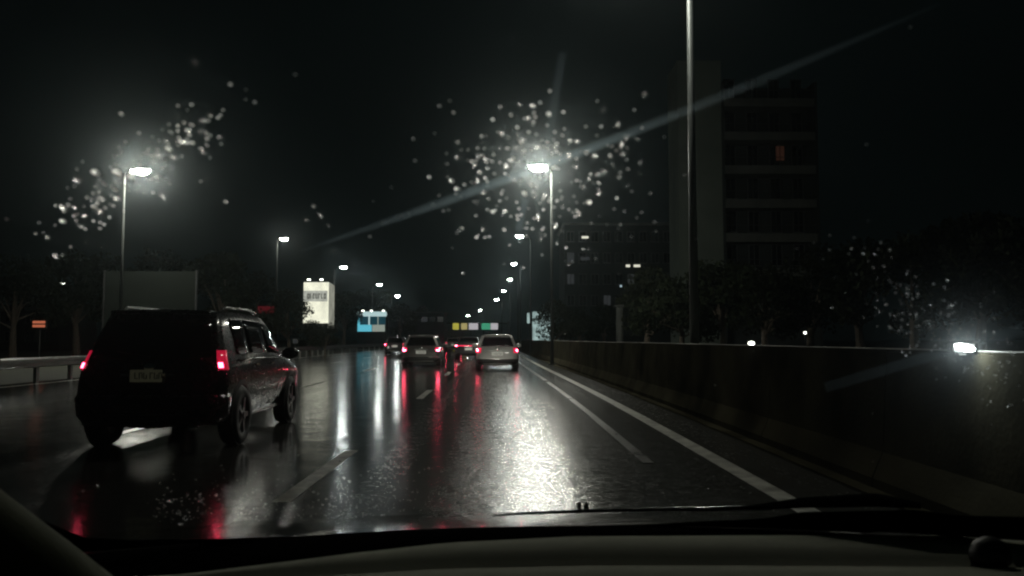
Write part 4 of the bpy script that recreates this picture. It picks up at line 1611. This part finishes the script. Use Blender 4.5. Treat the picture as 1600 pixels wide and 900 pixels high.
C2 = [(305, 106, 1.3), (323, 172, 1.0), (275, 188, 1.4), (316, 197, 1.4), (325, 187, 1.0), (291, 213, 1.4), (313, 213, 1.3), (257, 228, 1.3), (282, 231, 2.0), (292, 229, 1.8), (300, 231, 1.4),
      (274, 236, 1.4), (262, 240, 1.3), (268, 254, 1.5), (269, 271, 1.3), (246, 252, 1.5), (229, 247, 1.4), (186, 250, 1.4), (182, 277, 1.8), (148, 277, 1.6), (145, 280, 1.3), (121, 291, 1.6),
      (150, 300, 1.8), (155, 307, 1.8), (180, 292, 1.4), (179, 304, 1.4), (182, 318, 1.5), (158, 318, 1.5), (166, 323, 1.4), (148, 331, 1.4), (156, 340, 1.4), (132, 345, 1.3), (117, 332, 1.2),
      (98, 333, 1.3), (97, 353, 1.2), (215, 296, 1.6), (213, 308, 1.2), (225, 308, 1.3), (254, 298, 1.4), (253, 315, 1.0), (143, 320, 1.2), (170, 347, 1.1), (320, 289, 1.3), (352, 323, 1.3),
      (135, 385, 1.3), (158, 393, 1.2), (86, 408, 1.1), (74, 379, 1.2), (118, 353, 1.1), (195, 270, 1.6), (203, 284, 1.5), (192, 298, 1.4), (238, 262, 1.3), (207, 258, 1.4), (217, 252, 1.3),
      (315, 245, 1.1), (188, 186, 0.9), (243, 284, 1.3), (230, 290, 1.3), (490, 330, 1.1), (500, 345, 1.0), (478, 352, 1.0), (512, 360, 1.0), (520, 400, 0.9)]
for (x_, y_, s_) in C1:
    drop(x_, y_, s_ * 0.001 * rdr.choice((0.8, 1.1, 1.4, 1.7)), *g1)
for (x_, y_, s_) in C2:
    drop(x_, y_, s_ * 0.001 * rdr.choice((0.8, 1.1, 1.4, 1.8)), *g2)
for k in range(12):
    a, r_ = rdr.uniform(0, 6.28), abs(rdr.gauss(0, 1))
    drop(845 + math.cos(a) * r_ * 95, 300 + math.sin(a) * r_ * 60, rdr.uniform(0.6, 1.2) * 0.001, *g1)
for k in range(56):
    u = rdr.gauss(0, 1)
    drop(1490 + u * 70 + rdr.gauss(0, 22), 530 + u * 48 + rdr.gauss(0, 26), rdr.uniform(0.7, 1.5) * 0.001, *g3)
for (x_, y_, s_) in [(265, 788, 3.4), (313, 788, 3.2), (338, 820, 1.6), (316, 834, 1.4), (130, 773, 1.5), (153, 766, 1.5), (440, 732, 2.0), (283, 824, 3.2), (538, 752, 1.7), (490, 774, 1.8)]:
    drop(x_, y_, s_ * 0.001, *g4, which=6 + rdr.randrange(3))
for k in range(52):
    px_ = rdr.uniform(300, 720)
    drop(px_, 815 - abs(rdr.gauss(0, 34)), rdr.uniform(1.0, 1.9) * 0.001, *g4, which=6 + rdr.randrange(3))
for k in range(12):
    drop(rdr.uniform(60, 1560), rdr.uniform(40, 740), rdr.uniform(0.6, 1.0) * 0.001, *g5)

# spray too fine to pick apart, joined into one mesh
bm = bmesh.new()
for k in range(1000):
    if k < 420:
        px_, py_ = rdr.uniform(230, 740), 822 - abs(rdr.gauss(0, 38))
    elif k < 640:
        px_, py_ = rdr.gauss(845, 90), rdr.gauss(290, 60)
    elif k < 780:
        u = rdr.gauss(0, 1)
        px_, py_ = 215 + u * 70 + rdr.gauss(0, 22), 275 - u * 48 + rdr.gauss(0, 26)
    else:
        u = rdr.gauss(0, 1)
        px_, py_ = 1490 + u * 80 + rdr.gauss(0, 30), 530 + u * 55 + rdr.gauss(0, 35)
    x, s = glass_hit(px_, py_)
    if s < 0.005 or s > 0.9:
        continue
    nrm = glass_n(x, s)
    up = (glass_pt(x, s + 0.01) - glass_pt(x, s - 0.01)).normalized()
    mt = Matrix((up.cross(nrm).normalized(), up, nrm)).transposed().to_4x4()
    sz = rdr.uniform(0.0005, 0.0012)
    bm.from_mesh(DM[k % 4 if k >= 420 else 6 + k % 3])
    bm.verts.ensure_lookup_table()
    bmesh.ops.transform(bm, matrix=Matrix.Translation(glass_pt(x, s, 0.0045)) @ mt @ Matrix.Diagonal((sz, sz, sz, 1)), verts=bm.verts[-DMN:])
me = bpy.data.meshes.new('fine_spray')
bm.to_mesh(me)
bm.free()
me.materials.append(M['water_in'])
me.materials.append(M['water_out'])
tag(link('fine_spray', me), 'fine spray of tiny water specks over the windscreen', 'spray', kind='stuff')

# ------------------------------------------------------------------ light streaks built as thin smear films on the glass, scattering light forward


def film_mat(name, dens, g=0.86, col=(0.66, 0.86, 1.0)):
    m = bpy.data.materials.new(name)
    m.use_nodes = True
    nn = m.node_tree.nodes
    nn.remove(nn['Principled BSDF'])
    v = nn.new('ShaderNodeVolumeScatter')
    v.inputs['Color'].default_value = (*col, 1)
    v.inputs['Density'].default_value = dens
    v.inputs['Anisotropy'].default_value = g
    m.node_tree.links.new(v.outputs[0], nn['Material Output'].inputs['Volume'])
    return m


def smear(pts, width, label, dens, th=0.0012, g=0.9):
    P = []
    for k in range(len(pts)):
        px_, py_ = pts[k]
        a = pts[max(0, k - 1)]
        c = pts[min(len(pts) - 1, k + 1)]
        tx, ty = c[0] - a[0], c[1] - a[1]
        L = math.hypot(tx, ty)
        nx, ny = -ty / L, tx / L
        w2 = width[k] if isinstance(width, list) else width
        row = []
        for q in (-1, 1):
            x, s = glass_hit(px_ + nx * w2 * q, py_ + ny * w2 * q)
            row.append(glass_pt(x, s, 0.0052))
        P.append(row)
    o = solid_sheet('light_streak_smear', P, th, film_mat('streak_film', dens, g))
    tag(o, label, 'smear')


line = [(470 + 1000 * k / 24, 400 - 385 * (k / 24) + 14 * math.sin(math.pi * k / 24)) for k in range(25)]
WT = [max(0.6, 7.0 * math.sin(math.pi * min(1, (k + 0.3) / 7, (24.3 - k) / 10) / 2)) for k in range(25)]
smear(line, WT, 'long straight light streak, built as a smear film, crossing the windscreen through the brightest streetlight', 30)
smear(line[3:18], [x * 0.4 for x in WT[3:18]], 'narrow bright core of the long light streak, built as a smear film, through the brightest streetlight', 10, th=0.0024)
smear([(1290 + 310 * k / 8, 612 - 92 * k / 8) for k in range(9)], 8.0, 'faint short light streak built as a smear film on the windscreen crossing the dazzling barrier lamp at the far right', 14)
smear([(822 - 30 * math.sin(k / 8 * 0.4), 318 + 50 * k / 8) for k in range(9)], 5.0, 'short upright light streak built as a smear film on the windscreen just below the brightest streetlight', 22)
smear([(858 + 22 * k / 8, 225 - 135 * k / 8) for k in range(9)], 6.0, 'faint upright light streak built as a smear film on the windscreen above the brightest streetlight', 12)

# whole-pane film added to make the lamps bloom: faint, scatters strongly forward
P = [[glass_pt(-0.62 + 1.48 * i / 30, 0.90 * j / 14, 0.0075) for j in range(15)] for i in range(31)]
solid_sheet('bloom_film', P, 0.0012, film_mat('bloom_scatter', 11, 0.98, (0.86, 0.95, 1.0)), own)

# ------------------------------------------------------------------ wet air
mh = bpy.data.materials.new('wet_air')
mh.use_nodes = True
n = mh.node_tree.nodes
n.remove(n['Principled BSDF'])
v = n.new('ShaderNodeVolumePrincipled')
v.inputs['Color'].default_value = (0.72, 0.95, 0.98, 1)
v.inputs['Density'].default_value = HAZE
v.inputs['Anisotropy'].default_value = 0.88
mh.node_tree.links.new(v.outputs[0], n['Material Output'].inputs['Volume'])
hz = obox('haze', (0, 350, 19.5), (3200, 2400, 41.5), mh)
tag(hz, kind='stuff')
